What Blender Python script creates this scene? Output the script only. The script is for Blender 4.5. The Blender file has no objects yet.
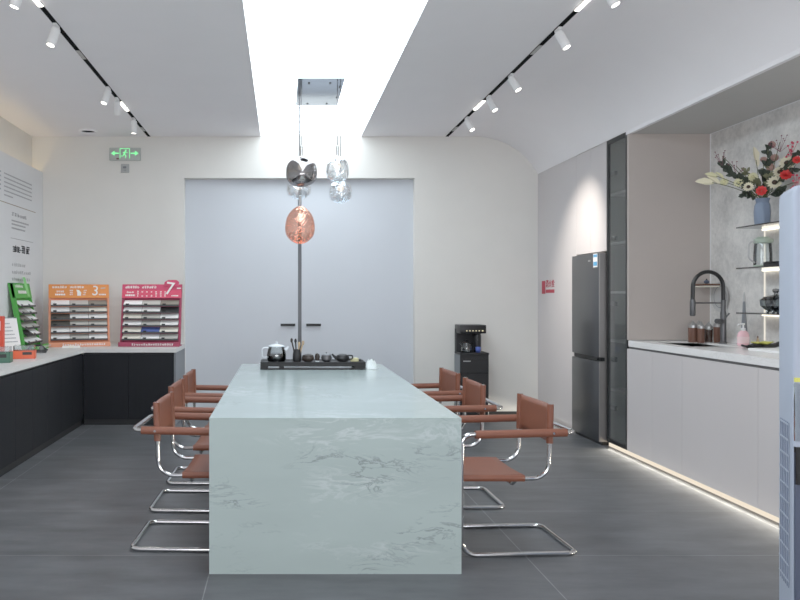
import bpy, bmesh, math, random
from mathutils import Vector, Matrix
R = math.radians
PI = math.pi
random.seed(7)
SC = bpy.context.scene
COL = SC.collection

# ------------------------------------------------------------------ materials
def s2l(c):
    return tuple(((v/255)/12.92 if v/255 <= .04045 else ((v/255+.055)/1.055)**2.4) for v in c)

def new_mat(name):
    m = bpy.data.materials.new(name); m.use_nodes = True
    nt = m.node_tree; nt.nodes.clear()
    out = nt.nodes.new('ShaderNodeOutputMaterial')
    return m, nt, out

def P(name, rgb, rough=.5, metal=0, noise=0, nscale=8, bump=0, trans=0, alpha=1, ior=1.45, spec=.5, coat=0, stretch=None):
    m, nt, out = new_mat(name)
    b = nt.nodes.new('ShaderNodeBsdfPrincipled')
    nt.links.new(b.outputs[0], out.inputs[0])
    c = s2l(rgb)
    b.inputs['Base Color'].default_value = (*c, 1)
    b.inputs['Roughness'].default_value = rough
    b.inputs['Metallic'].default_value = metal
    b.inputs['Transmission Weight'].default_value = trans
    b.inputs['Alpha'].default_value = alpha
    b.inputs['IOR'].default_value = ior
    b.inputs['Specular IOR Level'].default_value = spec
    b.inputs['Coat Weight'].default_value = coat
    if noise or bump:
        tc = nt.nodes.new('ShaderNodeTexCoord')
        n = nt.nodes.new('ShaderNodeTexNoise'); n.inputs['Scale'].default_value = nscale; n.inputs['Detail'].default_value = 6
        if stretch:
            mp = nt.nodes.new('ShaderNodeMapping'); mp.inputs['Scale'].default_value = stretch
            nt.links.new(tc.outputs['Object'], mp.inputs[0]); nt.links.new(mp.outputs[0], n.inputs['Vector'])
        else:
            nt.links.new(tc.outputs['Object'], n.inputs['Vector'])
        if noise:
            r = nt.nodes.new('ShaderNodeValToRGB')
            r.color_ramp.elements[0].position = .3; r.color_ramp.elements[1].position = .7
            r.color_ramp.elements[0].color = (*[v*(1-noise) for v in c], 1)
            r.color_ramp.elements[1].color = (*[min(1, v*(1+noise)) for v in c], 1)
            nt.links.new(n.outputs['Fac'], r.inputs[0]); nt.links.new(r.outputs[0], b.inputs['Base Color'])
        if bump:
            bp = nt.nodes.new('ShaderNodeBump'); bp.inputs['Strength'].default_value = bump; bp.inputs['Distance'].default_value = .004
            nt.links.new(n.outputs['Fac'], bp.inputs['Height']); nt.links.new(bp.outputs[0], b.inputs['Normal'])
    return m

def E(name, rgb, strength):
    m, nt, out = new_mat(name)
    e = nt.nodes.new('ShaderNodeEmission'); e.inputs[0].default_value = (*s2l(rgb), 1); e.inputs[1].default_value = strength
    nt.links.new(e.outputs[0], out.inputs[0])
    return m

def thin_glass(name, rgb, mixv=.12, rough=.02):
    m, nt, out = new_mat(name)
    t = nt.nodes.new('ShaderNodeBsdfTransparent'); t.inputs[0].default_value = (*s2l(rgb), 1)
    g = nt.nodes.new('ShaderNodeBsdfGlossy'); g.inputs['Roughness'].default_value = rough
    f = nt.nodes.new('ShaderNodeFresnel'); f.inputs[0].default_value = 1.5
    a = nt.nodes.new('ShaderNodeMath'); a.operation = 'ADD'; a.use_clamp = True; a.inputs[1].default_value = mixv
    mx = nt.nodes.new('ShaderNodeMixShader')
    nt.links.new(f.outputs[0], a.inputs[0]); nt.links.new(a.outputs[0], mx.inputs[0])
    nt.links.new(t.outputs[0], mx.inputs[1]); nt.links.new(g.outputs[0], mx.inputs[2]); nt.links.new(mx.outputs[0], out.inputs[0])
    return m

def hazy_glass(name, tint, haze, amt):
    m = thin_glass(name, tint, .02, .06); nt = m.node_tree; out = [n for n in nt.nodes if n.type == 'OUTPUT_MATERIAL'][0]
    src = out.inputs[0].links[0].from_socket; d = nt.nodes.new('ShaderNodeBsdfDiffuse'); d.inputs[0].default_value = (*s2l(haze), 1)
    x = nt.nodes.new('ShaderNodeMixShader'); x.inputs[0].default_value = amt; nt.links.new(src, x.inputs[1]); nt.links.new(d.outputs[0], x.inputs[2]); nt.links.new(x.outputs[0], out.inputs[0])
    return m

def marble(name, base, vein, light, rough, vs=3.0, amount=.5, seed=0):
    m, nt, out = new_mat(name)
    N = nt.nodes; L = nt.links
    b = N.new('ShaderNodeBsdfPrincipled'); L.new(b.outputs[0], out.inputs[0]); b.inputs['Roughness'].default_value = rough
    tc = N.new('ShaderNodeTexCoord'); mp = N.new('ShaderNodeMapping'); mp.inputs['Rotation'].default_value = (R(6), R(9), R(12)); mp.inputs['Location'].default_value = (seed, seed*.7, 0)
    mp.inputs['Scale'].default_value = (.7, .8, 2.2)
    L.new(tc.outputs['Object'], mp.inputs[0])
    def ridged(scale, dist, lo, hi):
        n = N.new('ShaderNodeTexNoise'); n.inputs['Scale'].default_value = scale; n.inputs['Detail'].default_value = 9; n.inputs['Distortion'].default_value = dist; n.inputs['Roughness'].default_value = .62
        L.new(mp.outputs[0], n.inputs['Vector'])
        s = N.new('ShaderNodeMath'); s.operation = 'SUBTRACT'; s.inputs[1].default_value = .5; L.new(n.outputs['Fac'], s.inputs[0])
        a = N.new('ShaderNodeMath'); a.operation = 'ABSOLUTE'; L.new(s.outputs[0], a.inputs[0])
        r = N.new('ShaderNodeMapRange'); r.inputs[1].default_value = lo; r.inputs[2].default_value = hi; r.inputs[3].default_value = 1; r.inputs[4].default_value = 0
        L.new(a.outputs[0], r.inputs[0]); return r
    def patch(scale, lo, hi, off):
        mq = N.new('ShaderNodeMapping'); mq.inputs['Location'].default_value = (off, off, off); L.new(mp.outputs[0], mq.inputs[0])
        n = N.new('ShaderNodeTexNoise'); n.inputs['Scale'].default_value = scale; n.inputs['Detail'].default_value = 4; L.new(mq.outputs[0], n.inputs['Vector'])
        r = N.new('ShaderNodeMapRange'); r.inputs[1].default_value = lo; r.inputs[2].default_value = hi; L.new(n.outputs['Fac'], r.inputs[0]); return r
    def mul(a, b_):
        x = N.new('ShaderNodeMath'); x.operation = 'MULTIPLY'; L.new(a.outputs[0], x.inputs[0])
        if isinstance(b_, float): x.inputs[1].default_value = b_
        else: L.new(b_.outputs[0], x.inputs[1])
        return x
    def mix(fac, ca, cb):
        x = N.new('ShaderNodeMix'); x.data_type = 'RGBA'; L.new(fac.outputs[0], x.inputs[0])
        for v, i in ((ca, 6), (cb, 7)):
            if isinstance(v, tuple): x.inputs[i].default_value = (*s2l(v), 1)
            else: L.new(v.outputs[2], x.inputs[i])
        return x
    c0 = mix(patch(2.2, .35, .65, 3.), base, tuple(min(255, v*.965) for v in base))
    c1 = mix(mul(mul(ridged(vs*.8, 1.2, 0, .05), patch(2.5, .5, .68, 9.)), .55), c0, light)
    c2 = mix(mul(mul(ridged(vs, .8, 0, .028), patch(2.6, .52, .66, 5.)), amount), c1, vein)
    L.new(c2.outputs[2], b.inputs['Base Color'])
    return m

def floor_mat():
    m, nt, out = new_mat('floor_tiles'); N = nt.nodes; L = nt.links
    b = N.new('ShaderNodeBsdfPrincipled'); L.new(b.outputs[0], out.inputs[0])
    tc = N.new('ShaderNodeTexCoord'); mp = N.new('ShaderNodeMapping'); mp.inputs['Location'].default_value = (-1.25+16, -4.66+16, 0)
    L.new(tc.outputs['Object'], mp.inputs[0])
    br = N.new('ShaderNodeTexBrick'); br.offset = 0; br.squash = 1
    br.inputs['Scale'].default_value = 1; br.inputs['Brick Width'].default_value = 1.6; br.inputs['Row Height'].default_value = .8; br.inputs['Mortar Size'].default_value = .003; br.inputs['Mortar Smooth'].default_value = .3
    br.inputs['Color1'].default_value = (*s2l((74, 76, 79)), 1); br.inputs['Color2'].default_value = (*s2l((78, 79, 82)), 1); br.inputs['Mortar'].default_value = (*s2l((122, 124, 126)), 1)
    L.new(mp.outputs[0], br.inputs[0])
    n = N.new('ShaderNodeTexNoise'); n.inputs['Scale'].default_value = 3; n.inputs['Detail'].default_value = 10; n.inputs['Roughness'].default_value = .65
    ms = N.new('ShaderNodeMapping'); ms.inputs['Scale'].default_value = (.7, 2.2, 1); L.new(tc.outputs['Object'], ms.inputs[0]); L.new(ms.outputs[0], n.inputs['Vector'])
    mr = N.new('ShaderNodeMapRange'); mr.inputs[1].default_value = .3; mr.inputs[2].default_value = .7; mr.inputs[3].default_value = .6; mr.inputs[4].default_value = 1.34; L.new(n.outputs['Fac'], mr.inputs[0])
    x = N.new('ShaderNodeMix'); x.data_type = 'RGBA'; x.blend_type = 'MULTIPLY'; x.inputs[0].default_value = 1
    L.new(br.outputs['Color'], x.inputs[6]); L.new(mr.outputs[0], x.inputs[7]); L.new(x.outputs[2], b.inputs['Base Color'])
    b.inputs['Roughness'].default_value = .42; b.inputs['Specular IOR Level'].default_value = .4
    return m

def concrete(name, rgb):
    m, nt, out = new_mat(name); N = nt.nodes; L = nt.links
    b = N.new('ShaderNodeBsdfPrincipled'); L.new(b.outputs[0], out.inputs[0]); b.inputs['Roughness'].default_value = .55
    tc = N.new('ShaderNodeTexCoord')
    n1 = N.new('ShaderNodeTexNoise'); n1.inputs['Scale'].default_value = 2.5; n1.inputs['Detail'].default_value = 10; n1.inputs['Roughness'].default_value = .7
    n2 = N.new('ShaderNodeTexNoise'); n2.inputs['Scale'].default_value = 38; n2.inputs['Detail'].default_value = 3
    for n in (n1, n2): L.new(tc.outputs['Object'], n.inputs['Vector'])
    a = N.new('ShaderNodeMath'); a.operation = 'MULTIPLY_ADD'; a.inputs[1].default_value = .35; L.new(n2.outputs['Fac'], a.inputs[0]); L.new(n1.outputs['Fac'], a.inputs[2])
    r = N.new('ShaderNodeValToRGB'); c = s2l(rgb)
    r.color_ramp.elements[0].position = .5; r.color_ramp.elements[1].position = .85
    r.color_ramp.elements[0].color = (*[v*.74 for v in c], 1); r.color_ramp.elements[1].color = (*[min(1, v*1.22) for v in c], 1)
    L.new(a.outputs[0], r.inputs[0]); L.new(r.outputs[0], b.inputs['Base Color'])
    return m

M = {
 'ceiling': P('ceiling_paint', (242, 239, 241), .9, noise=.01, nscale=3),
 'wall': P('wall_paint', (222, 219, 213), .9, noise=.015, nscale=4),
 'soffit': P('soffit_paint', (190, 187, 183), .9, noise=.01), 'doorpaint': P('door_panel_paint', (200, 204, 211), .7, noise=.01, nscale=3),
 'board': P('display_board_white', (216, 216, 217), .7, noise=.01),
 'ink': P('grey_lettering', (150, 150, 152), .8, noise=.02), 'inkdark': P('dark_lettering', (58, 58, 60), .8, noise=.02),
 'brassline': P('brass_line', (150, 132, 110), .6, noise=.02),
 'floor': floor_mat(),
 'lam': P('greige_laminate', (194, 188, 188), .5, noise=.01, nscale=3), 'beige': P('beige_laminate', (178, 167, 160), .5, noise=.015, nscale=5),
 'lamin': P('cabinet_inside', (170, 168, 164), .6, noise=.02),
 'concrete': concrete('concrete_plaster', (214, 211, 207)),
 'worktop': marble('speckled_worktop', (230, 228, 227), (172, 170, 170), (238, 238, 238), .2, 9, .35, 4),
 'marble': marble('pale_green_marble', (165, 180, 177), (88, 96, 97), (206, 215, 215), .16, 6.0, .65, 1.3), 'marbletop': marble('pale_marble_top', (168, 183, 182), (110, 120, 122), (200, 210, 212), .16, 6.0, .25, 2.2),
 'dark': P('dark_wood_fronts', (13, 15, 20), .6, spec=.25, noise=.12, nscale=5, stretch=(6, 6, .5)),
 'darkkick': P('dark_kick_board', (15, 16, 19), .6, noise=.05),
 'greytop': P('grey_quartz', (206, 205, 204), .35, noise=.03, nscale=30),
 'endgrey': P('grey_end_panel', (112, 116, 122), .5, noise=.02),
 'chrome': P('chrome_tube', (205, 205, 205), .12, 1, noise=.01), 'leather': P('cognac_leather', (118, 66, 47), .5, noise=.05, nscale=20, bump=.06),
 'black': P('black_plastic', (14, 14, 16), .35, noise=.05), 'blackmat': P('black_matt', (20, 20, 22), .6, noise=.05), 'gunmetal': P('gunmetal', (92, 92, 94), .35, .7, noise=.03),
 'white': P('white_paint', (232, 232, 232), .45, noise=.01), 'whitepl': P('cool_tinted_white_plastic', (156, 165, 182), .45, noise=.01),  # whitepl: white plastic, blue tint of the cool light put into the colour
 'grillgap': P('blue_grey_grille', (84, 97, 128), .6, noise=.02), 'traymat': P('tray_black', (9, 9, 11), .45, noise=.05, spec=.3), 'rail': P('matt_black_rail', (7, 7, 8), .9, noise=.02, spec=.1), 'seam': P('dark_seam', (70, 72, 76), .3, .3, noise=.05), 'navy': P('dark_blue_grey_panel', (70, 78, 98), .4, noise=.03),
 'fridge': P('dark_steel', (84, 85, 88), .3, .75, noise=.05, nscale=3, stretch=(60, 60, .4)), 'fridgeside': P('bright_steel_edge', (165, 160, 158), .3, .8, noise=.02),
 'frame': P('black_aluminium', (30, 31, 32), .4, .5, noise=.03), 'smokeglass': hazy_glass('smoked_glass', (200, 203, 202), (118, 121, 120), .33),
 'glassshelf': P('dark_glass_shelf', (42, 45, 47), .12, noise=.02),
 'clear': thin_glass('clear_glass', (238, 243, 243), .06), 'greenplastic': P('sage_green_plastic', (166, 182, 164), .5, noise=.02),
 'smoke2': thin_glass('grey_glass', (150, 155, 158), .12),
 'vase': P('blue_glaze', (118, 134, 158), .45, noise=.04, nscale=12),
 'red': P('red_print', (168, 44, 62), .6, noise=.03), 'stem': P('green_stem', (88, 96, 62), .7, noise=.1), 'leaf': P('dark_green_leaf', (54, 62, 52), .6, noise=.15, nscale=20),
 'olive': P('olive_leaf', (120, 122, 92), .65, noise=.12, nscale=20), 'cream': P('cream_petal', (228, 220, 190), .7, noise=.05), 'creamy': P('pale_yellow_petal', (214, 210, 166), .7, noise=.05),
 'coral': P('coral_petal', (222, 62, 60), .65, noise=.08), 'dusty': P('dusty_pink_petal', (172, 134, 124), .7, noise=.1), 'plum': P('plum_petal', (122, 70, 84), .7, noise=.1), 'pinkred': P('pink_red_berry', (196, 60, 84), .6, noise=.08),
 'brown': P('brown_centre', (62, 46, 36), .8, noise=.2, nscale=40),
 'walnut': P('walnut', (96, 62, 48), .5, noise=.15, nscale=10, stretch=(8, 8, 1)), 'jarbrown': P('brown_contents', (92, 58, 44), .5, noise=.15, nscale=40),
 'pinksoap': P('pink_soap', (242, 190, 198), .2, noise=.03), 'pinklabel': P('pale_pink_label', (240, 206, 208), .5, noise=.02), 'yellow': P('yellow_cloth', (214, 212, 98), .8, noise=.05),
 'orange': P('orange_board', (226, 132, 58), .55, noise=.02), 'orange2': P('salmon_orange_edge', (222, 140, 104), .55, noise=.02), 'pink': P('crimson_board', (196, 56, 92), .55, noise=.02), 'pinkdark': P('plum_red_edge', (150, 48, 76), .55, noise=.02), 'pinkface': P('pink_red_face', (214, 66, 96), .55, noise=.02),
 'green': P('green_board', (70, 160, 62), .55, noise=.02), 'lightgreen': P('light_green_strip', (128, 206, 122), .5, noise=.02),
 'print': P('white_print', (240, 236, 234), .6, noise=.01), 'sign_orange': P('bright_orange_plastic', (232, 92, 52), .4, noise=.03), 'redbox': P('red_orange_box', (214, 64, 42), .5, noise=.03), 'greenbox': P('dull_green_box', (62, 104, 84), .5, noise=.05),
 's_white': P('sample_white', (250, 249, 248), .5, noise=.01), 's_cream': P('sample_cream', (240, 234, 220), .5, noise=.01), 's_grey': P('sample_grey', (190, 188, 182), .5, noise=.02), 's_taupe': P('sample_taupe', (132, 126, 116), .5, noise=.03), 's_dark': P('sample_charcoal', (78, 76, 72), .5, noise=.03), 's_black': P('sample_black', (40, 40, 42), .5, noise=.05), 's_blue': P('sample_blue', (78, 96, 160), .5, noise=.15, nscale=30),
 'lip': P('dark_rail', (58, 58, 60), .5, noise=.02),
 'porcelain': P('white_porcelain', (222, 228, 234), .25, noise=.01), 'clay': P('dark_clay', (22, 22, 24), .5, noise=.08, nscale=20), 'claybrown': P('brown_clay', (42, 33, 28), .55, noise=.1, nscale=20), 'teaglass': thin_glass('dark_tea_glass', (60, 63, 68), .12), 'bamboo': P('bamboo', (176, 150, 116), .6, noise=.1), 'yellowbox': P('straw_yellow', (206, 200, 150), .6, noise=.04),
 'tissue': P('white_tissue', (232, 240, 240), .9, noise=.01), 'mirror': P('mirror_chrome', (150, 158, 168), .1, 1, noise=.005),
 'coppershell': None, 'steel': P('brushed_steel', (170, 170, 170), .3, .9, noise=.03),
 'blueprint': P('blue_print', (70, 150, 200), .5, noise=.02), 'bluecup': P('blue_cup', (70, 90, 170), .4, noise=.1), 'greydisc': P('pale_grey_glaze', (182, 181, 180), .4, noise=.02),
 'bulbglow': E('bulb_glow', (255, 240, 222), 1.3), 'sky': E('skylight_glow', (232, 246, 255), 5.7), 'led': E('warm_led', (255, 238, 212), .85), 'coveled': E('cove_led', (255, 226, 170), 4.0), 'shelfled': E('shelf_led', (255, 246, 226), 2.0), 'profled': E('profile_led', (255, 246, 230), .8), 'lens': E('spot_lens', (255, 248, 236), 12.0), 'bar': E('track_light_bar', (255, 250, 240), 9.0),
 'exitgreen': E('exit_green', (120, 240, 150), 1.1), 'exitplate': P('exit_plate', (172, 176, 172), .4, noise=.02), 'socket': P('grey_socket', (164, 166, 164), .5, noise=.02), 'dotred': P('dull_red', (110, 50, 50), .5, noise=.02), 'icons': E('machine_icons', (230, 220, 180), .9),
 'channel': P('grey_channel', (96, 94, 94), .4, .3, noise=.03), 'sinksteel': P('sink_steel', (190, 186, 182), .4, .2, noise=.03), 'frosted': thin_glass('acrylic', (232, 236, 236), .1, .1),
}
def blob_glass(name, tint, refl, mixlo, mixhi, bump):
    # mirrored blown glass, partly see-through, with molten swirls
    m, nt, out = new_mat(name); N = nt.nodes; L = nt.links
    t = N.new('ShaderNodeBsdfTransparent'); t.inputs[0].default_value = (*s2l(tint), 1)
    g = N.new('ShaderNodeBsdfGlossy'); g.inputs['Roughness'].default_value = .03; g.inputs[0].default_value = (*s2l(refl), 1)
    lw = N.new('ShaderNodeLayerWeight'); lw.inputs[0].default_value = .45
    mr = N.new('ShaderNodeMapRange'); mr.inputs[3].default_value = mixlo; mr.inputs[4].default_value = mixhi; L.new(lw.outputs['Facing'], mr.inputs[0])
    tc = N.new('ShaderNodeTexCoord'); n = N.new('ShaderNodeTexNoise'); n.inputs['Scale'].default_value = 9; n.inputs['Distortion'].default_value = 1.5; n.inputs['Detail'].default_value = 1
    L.new(tc.outputs['Object'], n.inputs['Vector'])
    bp = N.new('ShaderNodeBump'); bp.inputs['Strength'].default_value = bump; bp.inputs['Distance'].default_value = .03; L.new(n.outputs['Fac'], bp.inputs['Height']); L.new(bp.outputs[0], g.inputs['Normal'])
    mx = N.new('ShaderNodeMixShader'); L.new(mr.outputs[0], mx.inputs[0]); L.new(t.outputs[0], mx.inputs[1]); L.new(g.outputs[0], mx.inputs[2]); L.new(mx.outputs[0], out.inputs[0])
    return m
M['smokeshell'] = blob_glass('smoked_mirror_glass', (176, 176, 178), (172, 168, 168), .5, .95, .12)
M['clearshell'] = blob_glass('clear_molten_glass', (236, 240, 242), (250, 252, 255), .3, .9, 1.0)
M['coppershell'] = blob_glass('copper_molten_glass', (255, 224, 210), (255, 190, 164), .24, .8, .8)

# ------------------------------------------------------------------ mesh building
class MB:
    def __init__(self): self.bm = bmesh.new()
    def box(self, x0, x1, y0, y1, z0, z1, bevel=0, mat=None, seg=1):
        r = bmesh.ops.create_cube(self.bm, size=1)
        vs = r['verts']
        for v in vs:
            v.co = Vector(((x0+x1)/2+v.co.x*(x1-x0), (y0+y1)/2+v.co.y*(y1-y0), (z0+z1)/2+v.co.z*(z1-z0)))
        if bevel:
            es = list({e for v in vs for e in v.link_edges})
            rb = bmesh.ops.bevel(self.bm, geom=es, offset=bevel, segments=seg, affect='EDGES', profile=.6)
            vs = list({v for f in rb['faces'] for v in f.verts} | {v for v in vs if v.is_valid})
        if mat is not None:
            bmesh.ops.transform(self.bm, matrix=mat, verts=vs)
        return vs
    def poly(self, pts):
        return self.bm.faces.new([self.bm.verts.new(p) for p in pts])
    def quad(self, a, b, c, d): return self.poly((a, b, c, d))
    def prism(self, pts, z0, z1):
        n = len(pts)
        lo = [self.bm.verts.new((p[0], p[1], z0)) for p in pts]; hi = [self.bm.verts.new((p[0], p[1], z1)) for p in pts]
        self.bm.faces.new(lo[::-1]); self.bm.faces.new(hi)
        for i in range(n):
            j = (i+1) % n; self.bm.faces.new((lo[i], lo[j], hi[j], hi[i]))
        return lo+hi
    def lathe(self, prof, seg=24, c=(0, 0, 0), axis=None, cap=True):
        """prof: list of (r, z) from bottom to top."""
        mt = Matrix.Translation(c)
        if axis is not None:
            mt = mt @ Vector((0, 0, 1)).rotation_difference(Vector(axis)).to_matrix().to_4x4()
        rings = []
        for r, z in prof:
            if r < 1e-6: rings.append([self.bm.verts.new(mt @ Vector((0, 0, z)))])
            else: rings.append([self.bm.verts.new(mt @ Vector((r*math.cos(2*PI*i/seg), r*math.sin(2*PI*i/seg), z))) for i in range(seg)])
        for a, b in zip(rings, rings[1:]):
            for i in range(seg):
                j = (i+1) % seg
                if len(a) == 1 and len(b) == 1: continue
                if len(a) == 1: self.bm.faces.new((a[0], b[j], b[i]))
                elif len(b) == 1: self.bm.faces.new((a[i], a[j], b[0]))
                else: self.bm.faces.new((a[i], a[j], b[j], b[i]))
        if cap:
            if len(rings[0]) > 1: self.bm.faces.new(rings[0][::-1])
            if len(rings[-1]) > 1: self.bm.faces.new(rings[-1])
        return [v for r_ in rings for v in r_]
    def cyl(self, p0, p1, r, seg=12, r1=None):
        p0 = Vector(p0); p1 = Vector(p1); d = p1-p0
        return self.lathe([(r, 0), (r if r1 is None else r1, d.length)], seg, p0, d)
    def ball(self, c, r, sz=None, seg=12):
        s = sz or (1, 1, 1); k = max(4, seg//2)
        prof = [(math.sin(PI*i/k), -math.cos(PI*i/k)) for i in range(k+1)]
        vs = self.lathe([(max(0, a) if 0 < i < k else 0, b) for i, (a, b) in enumerate(prof)], seg)
        for v in vs: v.co = Vector((c[0]+v.co.x*r*s[0], c[1]+v.co.y*r*s[1], c[2]+v.co.z*r*s[2]))
        return vs
    def tube(self, pts, r, seg=10, closed=False, radii=None):
        pts = [Vector(p) for p in pts]; n = len(pts)
        T = []
        for i in range(n):
            if closed: t = pts[(i+1) % n]-pts[i-1]
            else: t = pts[min(i+1, n-1)]-pts[max(i-1, 0)]
            T.append(t.normalized())
        up = Vector((0, 0, 1)) if abs(T[0].z) < .9 else Vector((1, 0, 0))
        u = T[0].cross(up).normalized(); rings = []
        for i in range(n):
            if i: u = (T[i-1].rotation_difference(T[i]) @ u)
            u = (u - T[i]*u.dot(T[i])).normalized(); w = T[i].cross(u)
            rr = radii[i] if radii else r
            rings.append([self.bm.verts.new(pts[i]+(u*math.cos(2*PI*k/seg)+w*math.sin(2*PI*k/seg))*rr) for k in range(seg)])
        m = n if closed else n-1
        for i in range(m):
            a = rings[i]; b = rings[(i+1) % n]; off = 0
            if closed and i == n-1:
                off = min(range(seg), key=lambda o: (a[0].co-b[o].co).length)
            for k in range(seg):
                self.bm.faces.new((a[k], a[(k+1) % seg], b[(k+1+off) % seg], b[(k+off) % seg]))
        if not closed:
            self.bm.faces.new(rings[0][::-1]); self.bm.faces.new(rings[-1])
    def sheet(self, fn, nu, nv, thick=0):
        g = [[self.bm.verts.new(fn(i/nu, j/nv)) for j in range(nv+1)] for i in range(nu+1)]
        for i in range(nu):
            for j in range(nv): self.bm.faces.new((g[i][j], g[i+1][j], g[i+1][j+1], g[i][j+1]))
        return [v for r_ in g for v in r_]
    def xf(self, mat, verts=None): bmesh.ops.transform(self.bm, matrix=mat, verts=verts or self.bm.verts[:])
    def build(self, name, mat, parent=None, smooth=30, solid=0):
        bmesh.ops.recalc_face_normals(self.bm, faces=self.bm.faces[:])
        if smooth:
            for f in self.bm.faces: f.smooth = True
            for e in self.bm.edges:
                if len(e.link_faces) == 2 and e.calc_face_angle(0) > R(smooth): e.smooth = False
        me = bpy.data.meshes.new(name); self.bm.to_mesh(me); self.bm.free()
        if isinstance(mat, str): mat = M[mat]
        me.materials.append(mat)
        o = bpy.data.objects.new(name, me); COL.objects.link(o)
        if parent is not None: o.parent = parent
        if solid:
            s = o.modifiers.new('thickness', 'SOLIDIFY'); s.thickness = solid; s.offset = 0
        return o

def fillet(pts, rad, closed=False, seg=6):
    pts = [Vector(p) for p in pts]; n = len(pts); out = []
    for i in range(n):
        r = rad[i] if isinstance(rad, (list, tuple)) else rad
        if (not closed and i in (0, n-1)) or r == 0: out.append(pts[i]); continue
        a = (pts[i-1]-pts[i]); b = (pts[(i+1) % n]-pts[i])
        la, lb = a.length, b.length; a.normalize(); b.normalize()
        ang = a.angle(b); t = min(r/math.tan(ang/2), la*.48, lb*.48)
        r2 = t*math.tan(ang/2); bis = (a+b).normalized(); c = pts[i]+bis*(r2/math.sin(ang/2))
        p0 = pts[i]+a*t; p1 = pts[i]+b*t; v0 = p0-c; v1 = p1-c
        th = v0.angle(v1); ax = v0.cross(v1).normalized()
        for k in range(seg+1): out.append(c+Matrix.Rotation(th*k/seg, 3, ax) @ v0)
    return out

def tag(o, label=None, cat=None, group=None, kind=None):
    if label: o['label'] = label
    if cat: o['category'] = cat
    if group: o['group'] = group
    if kind: o['kind'] = kind
    return o
def thing(name, label, cat, loc=(0, 0, 0), rz=0, group=None):
    o = bpy.data.objects.new(name, None); COL.objects.link(o); o.location = loc; o.rotation_euler = (0, 0, rz); o.empty_display_size = .1
    return tag(o, label, cat, group)
def struct(mb, name, mat, label, cat, smooth=30, parent=None):
    return tag(mb.build(name, mat, parent, smooth), label, cat, kind='structure')
def dup(root, loc, rz, label, group=None):
    def cp(o, par):
        c = o.copy(); COL.objects.link(c); c.parent = par
        for ch in o.children: cp(ch, c)
        return c
    r = cp(root, None); r.location = loc; r.rotation_euler = (0, 0, rz); r['label'] = label
    if group: r['group'] = group
    return r
def text_mb(s, size, extrude=.002):
    cu = bpy.data.curves.new('txt', 'FONT'); cu.body = s; cu.size = size; cu.extrude = extrude; cu.align_x = 'CENTER'; cu.align_y = 'CENTER'; cu.offset = 0
    o = bpy.data.objects.new('txt', cu); COL.objects.link(o); bpy.context.view_layer.update()
    me = bpy.data.meshes.new_from_object(o.evaluated_get(bpy.context.evaluated_depsgraph_get()))
    mb = MB(); mb.bm.from_mesh(me)
    bpy.data.objects.remove(o); bpy.data.curves.remove(cu); bpy.data.meshes.remove(me)
    return mb
def glyphs(mb, x, z, n, s, rnd, place, gap=.12, heavy=.16, asp=1):
    """n ideogram-like stroke clusters of cell size s starting at (x,z) in a plane; place(u,v)->3D."""
    for k in range(n):
        ux = x+k*s*(1+gap); t = s*heavy
        strokes = []
        for j in range(rnd.choice((3, 4))): 
            v = z+s*(.05+.85*j/3); a = rnd.uniform(0, .25); b = rnd.uniform(.7, 1); strokes.append((ux+a*s, ux+b*s, v, v+t*.8))
        for j in range(rnd.choice((2, 3))):
            u = ux+s*rnd.choice((.08, .3, .5, .72, .85)); a = rnd.uniform(0, .3); b = rnd.uniform(.7, 1); strokes.append((u, u+t*.8, z+a*s, z+b*s))
        for u0, u1, v0, v1 in strokes: v0 = z+(v0-z)*asp; v1 = z+(v1-z)*asp; mb.quad(place(u0, v0), place(u1, v0), place(u1, v1), place(u0, v1))
def dashes(mb, u0, u1, v, h, rnd, place):
    u = u0
    while u < u1:
        w = h*rnd.uniform(.7, 1.1); w = min(w, u1-u)
        if w < h*.2: break
        mb.quad(place(u, v), place(u+w, v), place(u+w, v+h), place(u, v+h)); u += w+h*.22

# ------------------------------------------------------------------ camera
H = 1.33; F = 750.0
cam = bpy.data.cameras.new('camera'); co = bpy.data.objects.new('camera', cam); COL.objects.link(co)
co.location = (0, 0, H); co.rotation_euler = (R(90), 0, 0); cam.sensor_width = 36; cam.lens = 36*F/800; cam.shift_x = 118/800; cam.shift_y = -3/800
cam.clip_start = .05; cam.clip_end = 60
SC.camera = co
def at(px, py, d): return Vector(((px-282)/F*d, d, H-(py-297)/F*d))

# ------------------------------------------------------------------ room
ZC = 3.149; YB = 8.5; YF = -2.5; XL = -2.833; XR = 2.9; XN = 3.59; YK = 6.304; ZP = 2.724; ZN = 2.697
m = MB(); m.box(XL-.15, 4.0, YF, 9.0, -.1, 0); struct(m, 'floor', 'floor', 'large dark grey floor tiles with pale joints', 'floor')
m = MB(); SX0, SX1 = -.24, .895
m.box(XL-.1, SX0, YF, 9.0, ZC, ZC+.1); m.box(SX1, 2.19, YF, 9.0, ZC, ZC+.1); m.box(SX0, SX1, YF, 1.2, ZC, ZC+.1)
arc = []; RA = .8055; AE = math.asin(.71/RA)
for i in range(25):
    a = AE*i/24; arc.append((2.19+RA*math.sin(a), ZC-RA+RA*math.cos(a)))
pts = arc + [(XR+.12, arc[-1][1]), (XR+.12, ZC+.1), (2.19, ZC+.1)]
for i in range(len(arc)-1):
    (x0, z0), (x1, z1) = arc[i], arc[i+1]
    m.quad((x0, YF, z0), (x1, YF, z1), (x1, YB+.12, z1), (x0, YB+.12, z0))

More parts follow.
